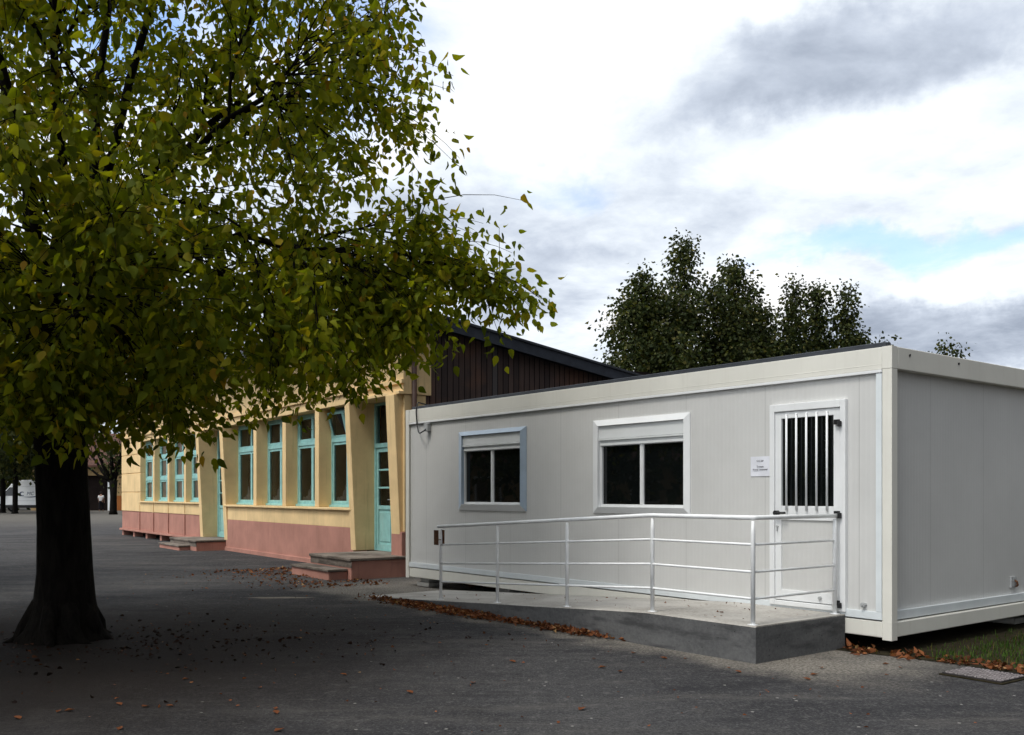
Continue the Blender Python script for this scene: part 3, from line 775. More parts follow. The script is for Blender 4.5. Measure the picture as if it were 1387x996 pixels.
def leaves(P, axis, size, detail=True):
    """P (n,3) attachment, axis (n,3) leaf direction base->tip, size (n,)"""
    n = len(P); ax = axis / np.linalg.norm(axis, axis=1)[:, None]
    rnd = rng.normal(size=(n, 3)); sd = np.cross(ax, rnd); sd /= np.linalg.norm(sd, axis=1)[:, None]
    nr = np.cross(ax, sd)
    if detail:
        prof = np.array([(0, 0, 0), (.14, -.25, .07), (.42, -.36, .09), (.76, -.21, -.02), (1.12, 0, -.24), (.76, .21, -.02), (.42, .36, .09), (.14, .25, .07), (.45, 0, -.03)])
        tri = np.array([(0, 8, 1), (0, 7, 8)]); qd = np.array([(1, 8, 3, 2), (8, 7, 6, 5), (8, 5, 4, 3)])
    else:
        prof = np.array([(0, 0, 0), (.5, -.38, .09), (.5, .38, .09), (1., 0, -.05)])
        tri = np.array([(0, 2, 1), (1, 2, 3)]); qd = None
    k = len(prof); wd_ = rng.uniform(.75, 1.15, n)[:, None, None]; cu_ = rng.normal(1., 1.1, n)[:, None, None]
    V = P[:, None] + size[:, None, None] * (prof[None, :, 0:1] * ax[:, None] + wd_ * prof[None, :, 1:2] * sd[:, None] + cu_ * prof[None, :, 2:3] * nr[:, None])
    b = (np.arange(n) * k)[:, None, None]
    F = [(tri[None] + b).reshape(-1, 3)]
    if qd is not None: F.append((qd[None] + b).reshape(-1, 4))
    return V.reshape(-1, 3), F

def build_tree(root, tips, base, fork, trunk_pts, trunk_r, nlimb, nsub, per_tip, size, leafm, barkm, droop=.8, twig_leaf=.75, spread=.10, detail=True, rise=.6, extra=None, sides=(10, 6, 4, 3), name_b='branches', twigs=True, limb_r=None):
    tips = np.asarray(tips); fork = np.asarray(fork, float)
    tb = Tubes(); tb.add(trunk_pts, trunk_r, sides[0] * 2)
    tb.mesh('trunk', barkm, root)
    br = Tubes(); LP = []; LA = []
    lab, cen = kmeans(tips, nlimb)
    r0 = limb_r or trunk_r[-1] * .62
    for i in range(len(cen)):
        T = tips[lab == i]
        if not len(T): continue
        end = fork + (cen[i] - fork) * 1.02
        start = fork + rng.normal(0, trunk_r[-1] * .25, 3); start[2] = fork[2] - abs(rng.normal(0, .15))
        ctl = start * .5 + end * .5; ctl[2] += rise * np.linalg.norm((end - start)[:2]) * .45 + .1; ctl[:2] = start[:2] + (end - start)[:2] * .34
        lp = wiggle(bez(start, ctl, end, 9), .05); lr = np.linspace(r0, r0 * .28, 9)
        br.add(lp, lr, sides[1])
        sl, sc = kmeans(T, max(1, min(nsub, len(T))))
        for j in range(len(sc)):
            TT = T[sl == j]
            if not len(TT): continue
            q = int(rng.integers(3, 9)); dd = np.linalg.norm(lp - sc[j], axis=1); q = max(2, min(8, int(dd[2:].argmin()) + 2 - int(rng.integers(0, 3))))
            s0 = lp[q]; e0 = s0 + (sc[j] - s0) * .96
            c0 = s0 * .5 + e0 * .5; c0[2] += rise * .22 * np.linalg.norm(e0 - s0)
            sp = wiggle(bez(s0, c0, e0, 6), .03); sr = np.linspace(lr[q] * .55, lr[q] * .16 + .003, 6)
            br.add(sp, sr, sides[2])
            for tp in TT:
                qq = int(rng.integers(1, 6)); a0 = sp[qq]
                dv = tp - a0; ln = np.linalg.norm(dv)
                cc = a0 * .45 + tp * .55; cc[2] += .20 * ln
                tw = bez(a0, cc, tp, 6)
                if twigs: br.add(tw, np.linspace(min(sr[qq] * .5 + .002, .009), .0022, 6), sides[3])
                m = max(3, int(per_tip * rng.uniform(.6, 1.4)))
                tt = 1 - twig_leaf * rng.random(m) ** 1.3
                ix = tt * 5; i0 = np.minimum(ix.astype(int), 4); fr = (ix - i0)[:, None]
                pp_ = tw[i0] * (1 - fr) + tw[i0 + 1] * fr
                off = rng.normal(0, spread, (m, 3)); off[:, 2] -= abs(rng.normal(0, spread * .6, m))
                LP.append(pp_ + off)
                az = off * np.array([1, 1, .3]) / (spread + 1e-6) * .55 + rng.normal(0, .35, (m, 3)); az[:, 2] -= droop * rng.uniform(.4, 1.5, m)
                LA.append(az)
    br.mesh(name_b, barkm, root)
    LP = np.concatenate(LP); LA = np.concatenate(LA)
    V, F = leaves(LP, LA, size * rng.uniform(.62, 1.25, len(LP)), detail)
    np_mesh('crown', V, F, leafm, root)
    return len(LP)

# --- the big broadleaf tree on the left
TB = np.array([-4.77, 10.0, 0.])
tree = thing('broadleaf_tree', 'big spreading tree with dark trunk and yellowing green leaves in the left foreground', 'tree', TB)
lob = rng.uniform(0, 6.28, 8)
def crown_r(z, th):
    pts_z = [2.0, 2.5, 3.1, 3.9, 5.0, 6.2, 7.2, 8.4, 9.4, 10.2]
    pts_r = [2.5, 3.9, 4.35, 4.5, 4.45, 4.1, 3.6, 2.9, 1.9, .4]
    r = np.interp(z, pts_z, pts_r)
    r *= 1 + .05 * np.sin(3 * th + lob[0]) + .05 * np.sin(5 * th + lob[1] + z) + .05 * np.sin(2.3 * z + 4 * th + lob[2])
    # thinner towards the camera side
    r *= 1 - .20 * np.clip(-np.sin(th), 0, 1)
    return r
tips = []
while len(tips) < 3100:
    z = rng.uniform(2.1, 10.1) if rng.random() < .76 else rng.uniform(2.1, 4.3); th = rng.uniform(0, 2 * math.pi)
    rm = float(crown_r(z, th))
    if rng.random() > rm / 5.2: continue
    rr_ = rm * rng.random() ** .42
    # under-side rises towards the trunk
    lo = 2.62 - .4 * (rr_ / 5.) + .34 * max(0, math.cos(th - .5)) + .25 * math.sin(3 * th + 1.) + .18 * math.sin(7 * th)
    lo += .9 * max(0, math.cos(th)) * max(0, (rr_ - 3.5) / 1.)
    if z < lo: continue
    tips.append((rr_ * math.cos(th), rr_ * math.sin(th), z))
# a low bough reaching right, and hanging sprays under the rim
for k in range(46):
    u = rng.random(); tips.append((3.6 + 1.55 * u, -.6 + .35 * u + rng.normal(0, .16), 3.35 + .28 * math.sin(u * 2.6) + rng.normal(0, .10)))
for k in range(46):
    tips.append((3.75 + rng.normal(0, .32), -.6 + rng.normal(0, .2), 3.2 + rng.normal(0, .16)))
for k in range(150):
    tips.append((-1.2 + rng.normal(0, 1.0), rng.normal(-.2, 1.2), 2.75 + rng.normal(0, .28)))
for k in range(170):
    tips.append((rng.uniform(-3.2, 1.2), rng.normal(-1.7, .6), 2.32 + rng.normal(0, .16)))
for (hx, hy_, hz) in ((1.05, -1.6, 2.2), (1.75, -1.1, 2.1), (2.55, -.8, 2.65), (1.5, .8, 2.5), (.55, .6, 2.4), (3.1, .2, 2.8), (-.3, -2.0, 2.4), (2.0, -1.9, 2.5)):
    for k in range(9): tips.append((hx + rng.normal(0, .16), hy_ + rng.normal(0, .16), hz + rng.normal(0, .16)))
tz = np.array([-.05, .03, .10, .22, .40, .7, 1.2, 1.8, 2.3, 2.7, 3.05])
tr_ = [.52, .46, .395, .345, .305, .275, .26, .255, .27, .32, .30]
tpts = np.stack([.02 * np.sin(tz * 2), .015 * np.cos(tz * 1.7), tz], 1)
nl = build_tree(tree, tips, TB, (0, 0, 2.75), tpts, tr_, 19, 12, 21, .097, M['leaf'], M['bark'], droop=.95, spread=.10, rise=1.15, limb_r=.066)
# buttress roots running out from the foot
rt = MB()
for k in range(7):
    th = k * 2 * math.pi / 7 + random.uniform(-.3, .3); ln = random.uniform(.36, .52)
    rt.tube([(.20 * math.cos(th), .20 * math.sin(th), .36), (.36 * math.cos(th), .36 * math.sin(th), .13), (ln * math.cos(th + .15), ln * math.sin(th + .15), .015), ((ln + .2) * math.cos(th + .25), (ln + .2) * math.sin(th + .25), -.05)], [.12, .085, .045, .015], 10)
rt.build('root_flare', M['bark'], tree, smooth=True)

# --- trees behind the cabin
def birch(name, loc, H, zb, prof, label, n, per, size, group, mat='leaf_birch', lean=0., cat='tree', detail=False, shells=.5):
    t = thing(name, label, cat, loc, 0, group)
    n = int(n * 1.3); prof = [(a, b * 1.27) for a, b in prof]
    tips = []; ph = rng.uniform(0, 6.28, 4); pz, pr = zip(*prof); mx = max(pr)
    while len(tips) < n:
        z = rng.uniform(zb, H); th = rng.uniform(0, 6.283); r = np.interp(z / H, pz, pr)
        r *= 1 + .16 * math.sin(3 * th + ph[0] + z * .6) + .13 * math.sin(5 * th + ph[1] - z * 1.1)
        if rng.random() > (r / mx) ** 1.2 + .03: continue
        q = r * rng.random() ** shells
        tips.append((q * math.cos(th) + lean * (z - zb), q * math.sin(th), z + rng.normal(0, .1)))
    tips += [(lean * (H - zb) + rng.normal(0, .12), rng.normal(0, .12), H - rng.random() * .5) for _ in range(8)]
    hh = np.linspace(0, H * .82, 8); r0 = H * .016
    tp = np.stack([lean * np.clip(hh - zb, 0, 99) + .03 * np.sin(hh), .03 * np.cos(hh), hh], 1)
    # limbs leave the trunk at several heights: approximate with a low fork plus a leader
    build_tree(t, tips, loc, (0, 0, zb + (H - zb) * .22), tp, list(np.linspace(r0, r0 * .2, 8)), 8, 7, per, size, M[mat], M['bark2'], droop=.6, spread=size * 1.35, detail=detail, rise=1.1, sides=(4, 4, 3, 3), limb_r=r0 * .4)
    return t
gb_ = 'trees behind the cabin'
Y0 = 36.
def px(x, dpt): return (x - 693.5) / 1275 * dpt
birch('birch_tree', (px(928, Y0), Y0, 0), 11.4, 1.5, [(0, 1.5), (.25, 2.9), (.45, 2.8), (.62, 2.15), (.78, 1.3), (.9, .5), (1, .08)], 'tallest dense dark green tree rising behind the cabin', 900, 30, .155, gb_)
birch('birch_tree', (px(870, Y0 - 1), Y0 - 1, 0), 9.9, 1.2, [(0, 1.2), (.3, 1.75), (.55, 1.7), (.75, 1.35), (.9, .8), (1, .2)], 'rounded dark tree left of the tallest one, next to the sloping roof edge', 620, 30, .155, gb_)
birch('birch_tree', (px(992, Y0 + 1), Y0 + 1, 0), 10.9, 1.2, [(0, 1.0), (.3, 1.7), (.55, 1.5), (.75, 1.1), (.9, .65), (1, .12)], 'tapering dark tree directly right of the tallest tree', 560, 28, .155, gb_)
birch('birch_tree', (px(1036, Y0 + 1), Y0 + 2, 0), 9.3, 1.2, [(0, 1.1), (.3, 1.5), (.6, 1.3), (.8, .9), (1, .25)], 'lower olive tree filling the dip between two taller trees', 560, 30, .15, gb_)
birch('birch_tree', (px(1068, Y0), Y0, 0), 9.75, 1.2, [(0, .8), (.3, .95), (.6, .75), (.8, .42), (.92, .2), (1, .05)], 'slim leaning tree with open crown right of the dip', 420, 30, .145, gb_, lean=.02, shells=.6)
birch('birch_tree', (px(1106, Y0), Y0, 0), 9.65, 1.2, [(0, .6), (.3, .9), (.6, .7), (.8, .36), (1, .05)], 'narrowest upright tree second from the right behind the roof', 400, 30, .145, gb_, shells=.6)
birch('birch_tree', (px(1146, Y0), Y0, 0), 9.6, 1.2, [(0, 1.0), (.3, 1.5), (.55, 1.2), (.75, .7), (.9, .25), (1, .05)], 'rightmost of the dark trees above the cabin roof', 560, 30, .145, gb_)
birch('birch_sapling', (px(1196, Y0), Y0, 0), 7.6, 1.2, [(0, .7), (.5, .8), (.8, .6), (1, .2)], 'small sparse tree top peeping over the cabin corner', 70, 12, .14, gb_)
birch('distant_tree', (px(1281, 80), 80, 0), 14.6, 4, [(0, .8), (.5, .8), (.8, .5), (.93, .25), (1, .04)], 'tiny distant tree top above the cabin end, the taller of two', 150, 12, .3, 'distant treetops over the cabin end')
birch('distant_tree', (px(1297, 80), 80, 0), 13.9, 4, [(0, .5), (.5, .5), (.85, .25), (1, .04)], 'tiny distant tree top above the cabin end, the shorter of two', 110, 12, .3, 'distant treetops over the cabin end')

# --- yard trees far left
def yard(loc, H, label, rad=4., n=200, zb=3.7, per=13, size=.42, mat='leaf_far', name='yard_tree', r0=None):
    t = thing(name, label, 'tree', loc, 0, 'trees across the yard'); tips = []
    ph = rng.uniform(0, 6.28, 3)
    while len(tips) < n:
        z = rng.uniform(zb, H); th = rng.uniform(0, 6.283); q = (z - zb) / (H - zb)
        r = rad * (math.sin(math.pi * min(1, .18 + q * .82)) ** .6) * (1 + .12 * math.sin(3 * th + ph[0] + z) + .1 * math.sin(5 * th + ph[1]))
        w = r * rng.random() ** .5; tips.append((w * math.cos(th), w * math.sin(th), z))
    r0 = r0 or .2
    hh = np.array([-.05, .15, .6, zb * .6, zb]); tp = np.stack([hh * .02, hh * -.01, hh], 1)
    build_tree(t, tips, loc, (0, 0, zb), tp, [r0 * 1.5, r0 * 1.15, r0, r0 * .95, r0], 7, 6, per, size, M[mat], M['bark'], droop=.7, spread=size * 1.3, detail=False, rise=.9, sides=(5, 5, 3, 3))
    return t
yard((-39.6, 75, 0), 9.8, 'dark yard tree with a thin trunk in front of the white van windscreen', 4.6, 260)
yard((-42.2, 78, 0), 9.6, 'dark yard tree at the left edge in front of the van bonnet', 4.4, 240)
for (x_, y_, h_, l_) in ((-50, 92, 11, 'black green tree mass behind the van roof at far left'), (-44.5, 95, 10, 'dark tree standing between the van and the tiled roof building'), (-57, 98, 12, 'dark tree far behind the van bonnet')):
    yard((x_, y_, 0), h_, l_, 5.2, 260, 1.0, 13, .55)
# row of yard trees beyond the left edge, mirrored in the cabin glass; first set close and nearest added to shade the ground
for (x_, y_, l_) in ((-12.9, 14.5, 'first yard tree left of the big tree'), (-27., 19., 'second yard tree left of the big tree'), (-25., 7., 'third yard tree left of the big tree'), (-10.4, 3.0, 'unseen tree added to shade the left ground, beside the yard trees')):
    yard((x_, y_, 0), 9.5, l_ + ' mirrored in the cabin glass', 4.8, 300, 1.9, 14, .34, r0=.28)

# pruned tree beside the far corner
pt = thing('pruned_tree', 'small dark pollarded tree with crooked limbs at the far corner of the school', 'tree', (-30.5, 72, 0), 0, 'trees across the yard')
MB().tube([(0, 0, -.05), (.0, 0, .3), (.02, 0, 1.4), (0, 0, 2.6)], [.34, .27, .24, .30], 12).build('trunk', M['bark'], pt, smooth=True)
pb = MB()
for (ex, ez, k) in ((-1.9, 4.6, .1), (-1.1, 5.2, .12), (.1, 5.0, .14), (.9, 5.1, .12), (-2.4, 3.9, .08), (.6, 4.6, .1)):
    ey = random.uniform(-.8, .8)
    pb.tube([(0, 0, 2.5), (ex * .45, ey * .4, 2.5 + (ez - 2.5) * .35), (ex * .7, ey * .8, 2.5 + (ez - 2.5) * .7), (ex, ey, ez)], [.2, k * 1.2, k, .05], 8)
    for q in range(5):
        a0 = Vector((ex * .85, ey * .9, 2.5 + (ez - 2.5) * .85)); pb.tube([a0, a0 + Vector((random.uniform(-.5, .5), random.uniform(-.4, .4), random.uniform(.5, 1.5)))], [.03, .008], 5)
pb.build('branches', M['bark'], pt, smooth=True)
nlf = 520; P = np.stack([rng.normal(.15, .65, nlf), rng.normal(0, .6, nlf), rng.normal(4.6, .95, nlf)], 1); A = rng.normal(0, .5, (nlf, 3)); A[:, 2] -= .8
V, F = leaves(P, A, .30 * rng.uniform(.6, 1.2, nlf), False); np_mesh('crown', V, F, M['leaf_far'], pt)

# ------------------------------------------------------------------ buildings across the yard
fb_ = thing('tiled_building', 'distant ochre building with clay tile roof and a wide dark opening', 'building', (-40, 90, 0))
w_ = MB(); wall_sheet(w_, -6, 9, 0, 4.3, 0, [(-3.2, 1.35, 0, 3.35)], .4); w_.build('wall', M['farwall'], fb_)
MB().box(1.75, 9, -.03, -.002, 0, 1.42).build('base_band', M['orange'], fb_)
MB().box(1.36, 1.75, -.05, -.004, 0, 3.36).build('pillar', M['vanw'], fb_)
MB().box(-6, 9, .41, 8, 0, 4.2).build('interior', M['dim'], fb_)
MB().prism([(-.7, 4.15), (4.2, 7.4), (8.8, 4.15), (8.8, 4.3), (4.2, 7.6), (-.7, 4.33)], -6.5, 9.5, 'yz').build('roof', M['tiles'], fb_)
# long low wing beyond the left edge (shows as the reflection in the cabin glass)
wg = thing('school_wing', 'long low dark roofed wing left of the yard, mirrored in the cabin glass', 'building', (-46, 0, 0))
MB().box(-8, 0, -22, 42, 0, 3.6).build('wall', M['farwall'], wg)
MB().prism([(.9, 3.4), (-4, 7.6), (-9, 3.4), (-9, 3.6), (-4, 7.85), (.9, 3.62)], -23, 43, 'xz').build('roof', M['tiles'], wg)
for k in range(12):
    y0_ = -20 + k * 5.1; wn_ = MB().box(.0, .06, y0_, y0_ + 1.8, 1.0, 2.7).build('window', M['white'], wg)
    MB().box(.062, .075, y0_ + .1, y0_ + 1.7, 1.1, 2.6).build('pane', M['glass'], wn_)

# ------------------------------------------------------------------ van
van = thing('panel_van', 'white high roof delivery van with dark blue logo parked across the yard', 'van', (-45.6, 83, 0))
prof = [(0, .42), (.04, .95), (.25, 1.12), (1.0, 1.36), (1.78, 2.22), (2.05, 2.58), (2.45, 2.78), (5.55, 2.82), (5.72, 2.6), (5.78, .45), (5.0, .40), (1.5, .40)]
vb = MB().prism(prof, -1.0, 1.0).build('body', M['vanw'], van, .06)
MB().box(.02, 5.75, -1.025, 1.025, .36, .62).build('rocker', M['rubber'], van, .03)
MB().prism([(1.12, 1.42), (1.82, 2.16), (2.35, 2.16), (2.35, 1.42)], -1.012, -1.002).build('side_window', M['glass'], van)
MB().add([(1.04, -.85, 1.42), (1.04, .85, 1.42), (1.73, .80, 2.20), (1.73, -.80, 2.20)], [(0, 1, 2, 3)]).build('windscreen', M['glass'], van, loc=(-.02, 0, .02))
MB().box(1.22, 1.40, -1.22, -1.03, 1.35, 1.72).build('mirror', M['black'], van, .03)
vd = MB().frame(1.05, 2.50, .66, 2.30, .012, -1.006, -1.0015).build('door', M['boxgrey'], van)
MB().tube([(2.28, -1.0, 1.22), (2.28, -1.02, 1.22)], .09, 12).build('handle', M['black'], vd)
MB().box(2.52, 5.7, -1.008, -1.0015, 2.22, 2.235).box(2.52, 5.7, -1.008, -1.0015, .98, .995).build('moulding', M['boxgrey'], van)
MB().box(.03, .12, -.85, -.5, .85, 1.05).build('headlight', M['glass'], van); MB().box(.03, .12, .5, .85, .85, 1.05).build('headlight', M['glass'], van)
for xw in (1.05, 4.75):
    for yw in (-.93, .93):
        wl = MB().tube([(xw, yw - .12, .36), (xw, yw + .12, .36)], .36, 20).build('wheel', M['rubber'], van)
        MB().tube([(xw, yw - .13, .36), (xw, yw + .13, .36)], .2, 14).build('rim', M['boxgrey'], wl)
# logo: crescent, lettering and swoosh
lg = MB(); n_ = 16
for k in range(n_):
    t0, t1 = R(50 + 260 * k / n_), R(50 + 260 * (k + 1) / n_)
    def pt_(t, r, ox): return (2.92 + ox + r * math.cos(t) * 1.25, -1.006, 1.58 + r * math.sin(t))
    lg.add([pt_(t0, .2, 0), pt_(t1, .2, 0), pt_(t1, .13, .05), pt_(t0, .13, .05)], [(0, 1, 2, 3)])
for k in range(12):
    x0_, x1_ = 2.95 + 1.9 * k / 12, 2.95 + 1.9 * (k + 1) / 12
    def zs(x): u = (x - 2.95) / 1.9; return 1.33 - .05 * math.sin(u * 3.1) + .16 * u * u
    th_ = lambda x: .035 * math.sin(math.pi * (x - 2.94) / 1.95) + .004
    lg.add([(x0_, -1.006, zs(x0_) - th_(x0_)), (x1_, -1.006, zs(x1_) - th_(x1_)), (x1_, -1.006, zs(x1_) + th_(x1_)), (x0_, -1.006, zs(x0_) + th_(x0_))], [(0, 1, 2, 3)])
lg.build('logo_mark', M['navy'], van)
text_mesh('MC', .42, 'logo_lettering', M['navy'], van, (3.62, -1.006, 1.6), shear=.25)

# ------------------------------------------------------------------ person walking away
per = thing('person', 'person seen from behind in white t-shirt and dark trousers at the dark opening', 'person', (-37.55, 86, 0))
def skin_obj(name, verts, edges, radii, m, parent, root=0, sub=2):
    me = bpy.data.meshes.new(name); me.from_pydata(verts, edges, []); o = bpy.data.objects.new(name, me); C.objects.link(o); o.parent = parent
    me.materials.append(m); o.modifiers.new('skin', 'SKIN')
    if not me.skin_vertices:
        me.attributes
    sv = me.skin_vertices[0].data if me.skin_vertices else None
    if sv:
        for i, r in enumerate(radii): sv[i].radius = r if isinstance(r, tuple) else (r, r); sv[i].use_root = (i == root)
    s = o.modifiers.new('sub', 'SUBSURF'); s.levels = sub; s.render_levels = sub
    return o
def skin_layer(me):
    bm = bmesh.new(); bm.from_mesh(me); bm.verts.layers.skin.verify(); bm.to_mesh(me); bm.free()
_old = skin_obj
def skin_obj(name, verts, edges, radii, m, parent, root=0, sub=2):
    me = bpy.data.meshes.new(name); me.from_pydata(verts, edges, []); skin_layer(me)
    o = bpy.data.objects.new(name, me); C.objects.link(o); o.parent = parent; me.materials.append(m)
    o.modifiers.new('skin', 'SKIN')
    sv = me.skin_vertices[0].data
    for i, r in enumerate(radii): sv[i].radius = r if isinstance(r, tuple) else (r, r); sv[i].use_root = (i == root)
    s = o.modifiers.new('sub', 'SUBSURF'); s.levels = sub; s.render_levels = sub
    return o
v = [(0, 0, .95), (0, .01, 1.15), (0, .0, 1.38), (0, .0, 1.50), (0, .02, 1.56), (0, .03, 1.66), (0, .03, 1.73)]
e = [(0, 1), (1, 2), (2, 3), (3, 4), (4, 5), (5, 6)]; r = [(.15, .11), (.14, .10), (.17, .11), (.07, .06), (.05, .05), (.085, .10), (.06, .075)]
def chain(start, pts, rads):
    pv = start
    for p, q in zip(pts, rads): v.append(p); r.append(q); e.append((pv, len(v) - 1)); pv = len(v) - 1
    return pv
for s in (-1, 1):
    h = chain(2, [(s * .19, 0, 1.40), (s * .25, .0, 1.15), (s * .24, .10, .92), (s * .24, .12, .85)], [.055, .042, .032, (.036, .02)])
    for k in range(4): chain(h, [(s * .24 + (k - 1.5) * .008 * s, .10 + k * .018, .79), (s * .235, .105 + k * .02, .75 + abs(k - 1.4) * .008)], [.010, .008])
    chain(h, [(s * .225, .165, .83), (s * .22, .175, .79)], [.011, .009])
    f_ = .16 if s > 0 else -.14
    chain(0, [(s * .10, 0, .88), (s * .10, f_ * .55 + .03, .50), (s * .10, f_, .09), (s * .11, f_ + .14, .045)], [.09, .062, .042, (.045, .035)])
skin_obj('body', v, e, r, M['skin'], per)
v = [(0, 0, .93), (0, .01, 1.15), (0, 0, 1.38), (0, 0, 1.47)]; e = [(0, 1), (1, 2), (2, 3)]; r = [(.19, .14), (.18, .13), (.20, .135), (.09, .08)]
for s in (-1, 1): chain(2, [(s * .20, 0, 1.40), (s * .245, .0, 1.20)], [.075, .062])
skin_obj('t_shirt', v, e, r, M['cloth'], per, 1)
v = [(0, 0, .98), (0, 0, .90)]; e = [(0, 1)]; r = [(.165, .125), (.165, .125)]
for s in (-1, 1):
    f_ = .16 if s > 0 else -.14
    chain(1, [(s * .10, 0, .82), (s * .10, f_ * .55 + .03, .50), (s * .10, f_, .12)], [.105, .08, .062])
skin_obj('trousers', v, e, r, M['trouser'], per)
MB().ball((0, .015, 1.685), .105, 8, (.95, 1.05, 1.05)).build('hair', M['hair'], per, smooth=True)
for s in (-1, 1): MB().ball((s * .085, .075, 1.65), .02, 5, (.5, .8, 1.3)).build('ear', M['skin'], per, smooth=True)

# ------------------------------------------------------------------ grate in the verge
gp = [Vector((3.655, 7.97, 0)), Vector((3.945, 7.565, 0)), Vector((4.27, 7.83, 0)), Vector((3.97, 8.24, 0))]
ctr = sum(gp, Vector()) / 4; ga = math.atan2((gp[1] - gp[0]).y, (gp[1] - gp[0]).x)
gr = thing('inspection_cover', 'square rusty iron inspection cover with raised tread lying at the grass edge', 'cover', (ctr.x, ctr.y, .0), ga)
MB().box(-.27, .27, -.225, .225, .0, .012).build('cover_rim', M['soil'], gr, .004)
MB().box(-.25, .25, -.205, .205, .012, .024).build('cover_plate', M['iron'], gr, .003)
td = MB()
for i in range(12):
    for j in range(10):
        x, y = -.225 + i * .041, -.182 + j * .0405; s_ = 1 if (i + j) % 2 else -1
        a_ = Vector((math.cos(.8 * s_), math.sin(.8 * s_))) * .019; b_ = Vector((-a_.y, a_.x)) * .30
        q = [(-a_ - b_), (a_ - b_), (a_ + b_), (-a_ + b_)]
        td.hexa([(x + p.x, y + p.y, .0242) for p in q], [(x + p.x * .85, y + p.y * .85, .031) for p in q])
td.build('tread_pattern', M['tread'], gr)

# ------------------------------------------------------------------ grass, litter, loose leaves
def in_poly(x, y, poly):
    c = False; j = len(poly) - 1
    for i in range(len(poly)):
        if (poly[i][1] > y) != (poly[j][1] > y) and x < (poly[j][0] - poly[i][0]) * (y - poly[i][1]) / (poly[j][1] - poly[i][1]) + poly[i][0]: c = not c
        j = i
    return c
GP = []
while len(GP) < 9000:
    x, y = rng.uniform(3.4, 7.5), rng.uniform(5.5, 12.5)
    if not in_poly(x, y, edge): continue
    p = Vector((x, y, 0)) - CC; a_, b_ = p.dot(CU), p.dot(CN)
    if a_ > .0 and b_ < .05: continue
    # sparse near the asphalt edge, dense towards the wall
    dd = min(math.hypot(x - ex, y - ey) for ex, ey in fine_edge[:60:2])
    if rng.random() > min(1, (dd / .45) ** 1.4 + .06): continue
    if a_ > -.25 and rng.random() > .25: continue
    if abs((Vector((x, y, 0)) - ctr).length) < .3: continue
    GP.append((x, y, .006))
GP = np.array(GP); n_ = len(GP); hgt = rng.uniform(.025, .068, n_); az = rng.uniform(0, 6.283, n_); ln = rng.uniform(.1, .9, n_)
dx = np.cos(az); dy = np.sin(az); wv = .0035
V = np.zeros((n_, 5, 3))
V[:, 0] = GP + np.stack([-dy * wv, dx * wv, 0 * dx], 1); V[:, 1] = GP + np.stack([dy * wv, -dx * wv, 0 * dx], 1)
mid_ = GP + np.stack([dx * hgt * ln * .35, dy * hgt * ln * .35, hgt * .6], 1)
V[:, 2] = mid_ + np.stack([dy * wv, -dx * wv, 0 * dx], 1) * .8; V[:, 3] = mid_ + np.stack([-dy * wv, dx * wv, 0 * dx], 1) * .8
V[:, 4] = GP + np.stack([dx * hgt * ln, dy * hgt * ln, hgt * .95], 1)
b = (np.arange(n_) * 5)[:, None]
go = np_mesh('grass', V.reshape(-1, 3), [np.array([[0, 1, 2, 3]]) + b, np.array([[3, 2, 4]]) + b], M['grass']); tag(go, 'short tufted grass growing beside the cabin end wall', 'grass', kind='stuff')

def litter(name, pts, label, size, m, lift=.02):
    pts = np.asarray(pts); n = len(pts)
    P = pts.copy(); P[:, 2] += rng.random(n) * lift + .006
    A = rng.normal(0, 1, (n, 3)); A[:, 2] = rng.normal(0, .28, n)
    V, F = leaves(P, A, size * rng.uniform(.5, 1.2, n), True)
    V = V.reshape(n, 9, 3); V[:, :, 2] = np.maximum(V[:, :, 2], .007 + pts[:, None, 2]); V = V.reshape(-1, 3)
    o = np_mesh(name, V, F, m); tag(o, label, 'fallen leaves', kind='stuff'); return o
# drift along the foot of the ramp
pts = []
while len(pts) < 2300:
    a_ = rng.uniform(2.0, 7.4); dens = math.exp(-((a_ - 5.4) / 1.5) ** 2) + .65 * math.exp(-((a_ - 3.0) / .45) ** 2)
    dens *= .5 + .5 * math.sin(a_ * 5 + 1.) ** 2
    if rng.random() > dens: continue
    p = cpt(a_, BF + .01 + abs(rng.normal(0, .07 + .05 * (a_ > 4))), 0); pts.append((p.x, p.y, max(0, rng.normal(.012, .014))))
litter('leaf_litter', pts, 'rust brown leaf drift gathered along the foot of the ramp', .052, M['dry'], .03)
pts = []
while len(pts) < 700:   # between the steps and the cabin
    t = rng.uniform(-1.2, 3.3); o_ = rng.normal(1.4, .75); p = KC + FU * t - Vector((.819, .574, 0)) * o_
    q = p - CC; a_, b_ = q.dot(CU), q.dot(CN)
    if b_ < .02 or (-.05 < t < 1.9 and o_ < 1.5) or o_ < .1 or (AP0 < a_ < AEND and b_ < BF + .03): continue
    if rng.random() > .25 + .75 * (noise_ := math.sin(p.x * 5) * math.sin(p.y * 4) * .5 + .5): continue
    pts.append((p.x, p.y, 0))
litter('leaf_litter', pts, 'rust brown leaves scattered around the foot of the school steps', .055, M['dry'])
pts = []
while len(pts) < 1500:   # grass edge
    k = rng.integers(0, 30); ex, ey = fine_edge[k]; x, y = ex + abs(rng.normal(0, .16)) - .03, ey + rng.normal(0, .10) + .03
    if x > 6 or (Vector((x, y, 0)) - ctr).length < .28: continue
    pts.append((x, y, .004))
litter('leaf_litter', pts, 'brown leaves caught along the grass edge by the iron cover', .062, M['dry'], .025)
pts = []
while len(pts) < 800:   # under the tree
    rr_ = abs(rng.normal(.9, .9)) + .35; th = rng.uniform(0, 6.283); pts.append((TB[0] + 1.5 * rr_ * math.cos(th) + .5, TB[1] - .5 + .75 * rr_ * math.sin(th), 0))
litter('leaf_litter', pts, 'dark rotting leaves around the foot of the big tree', .042, M['drydark'])
pts = []
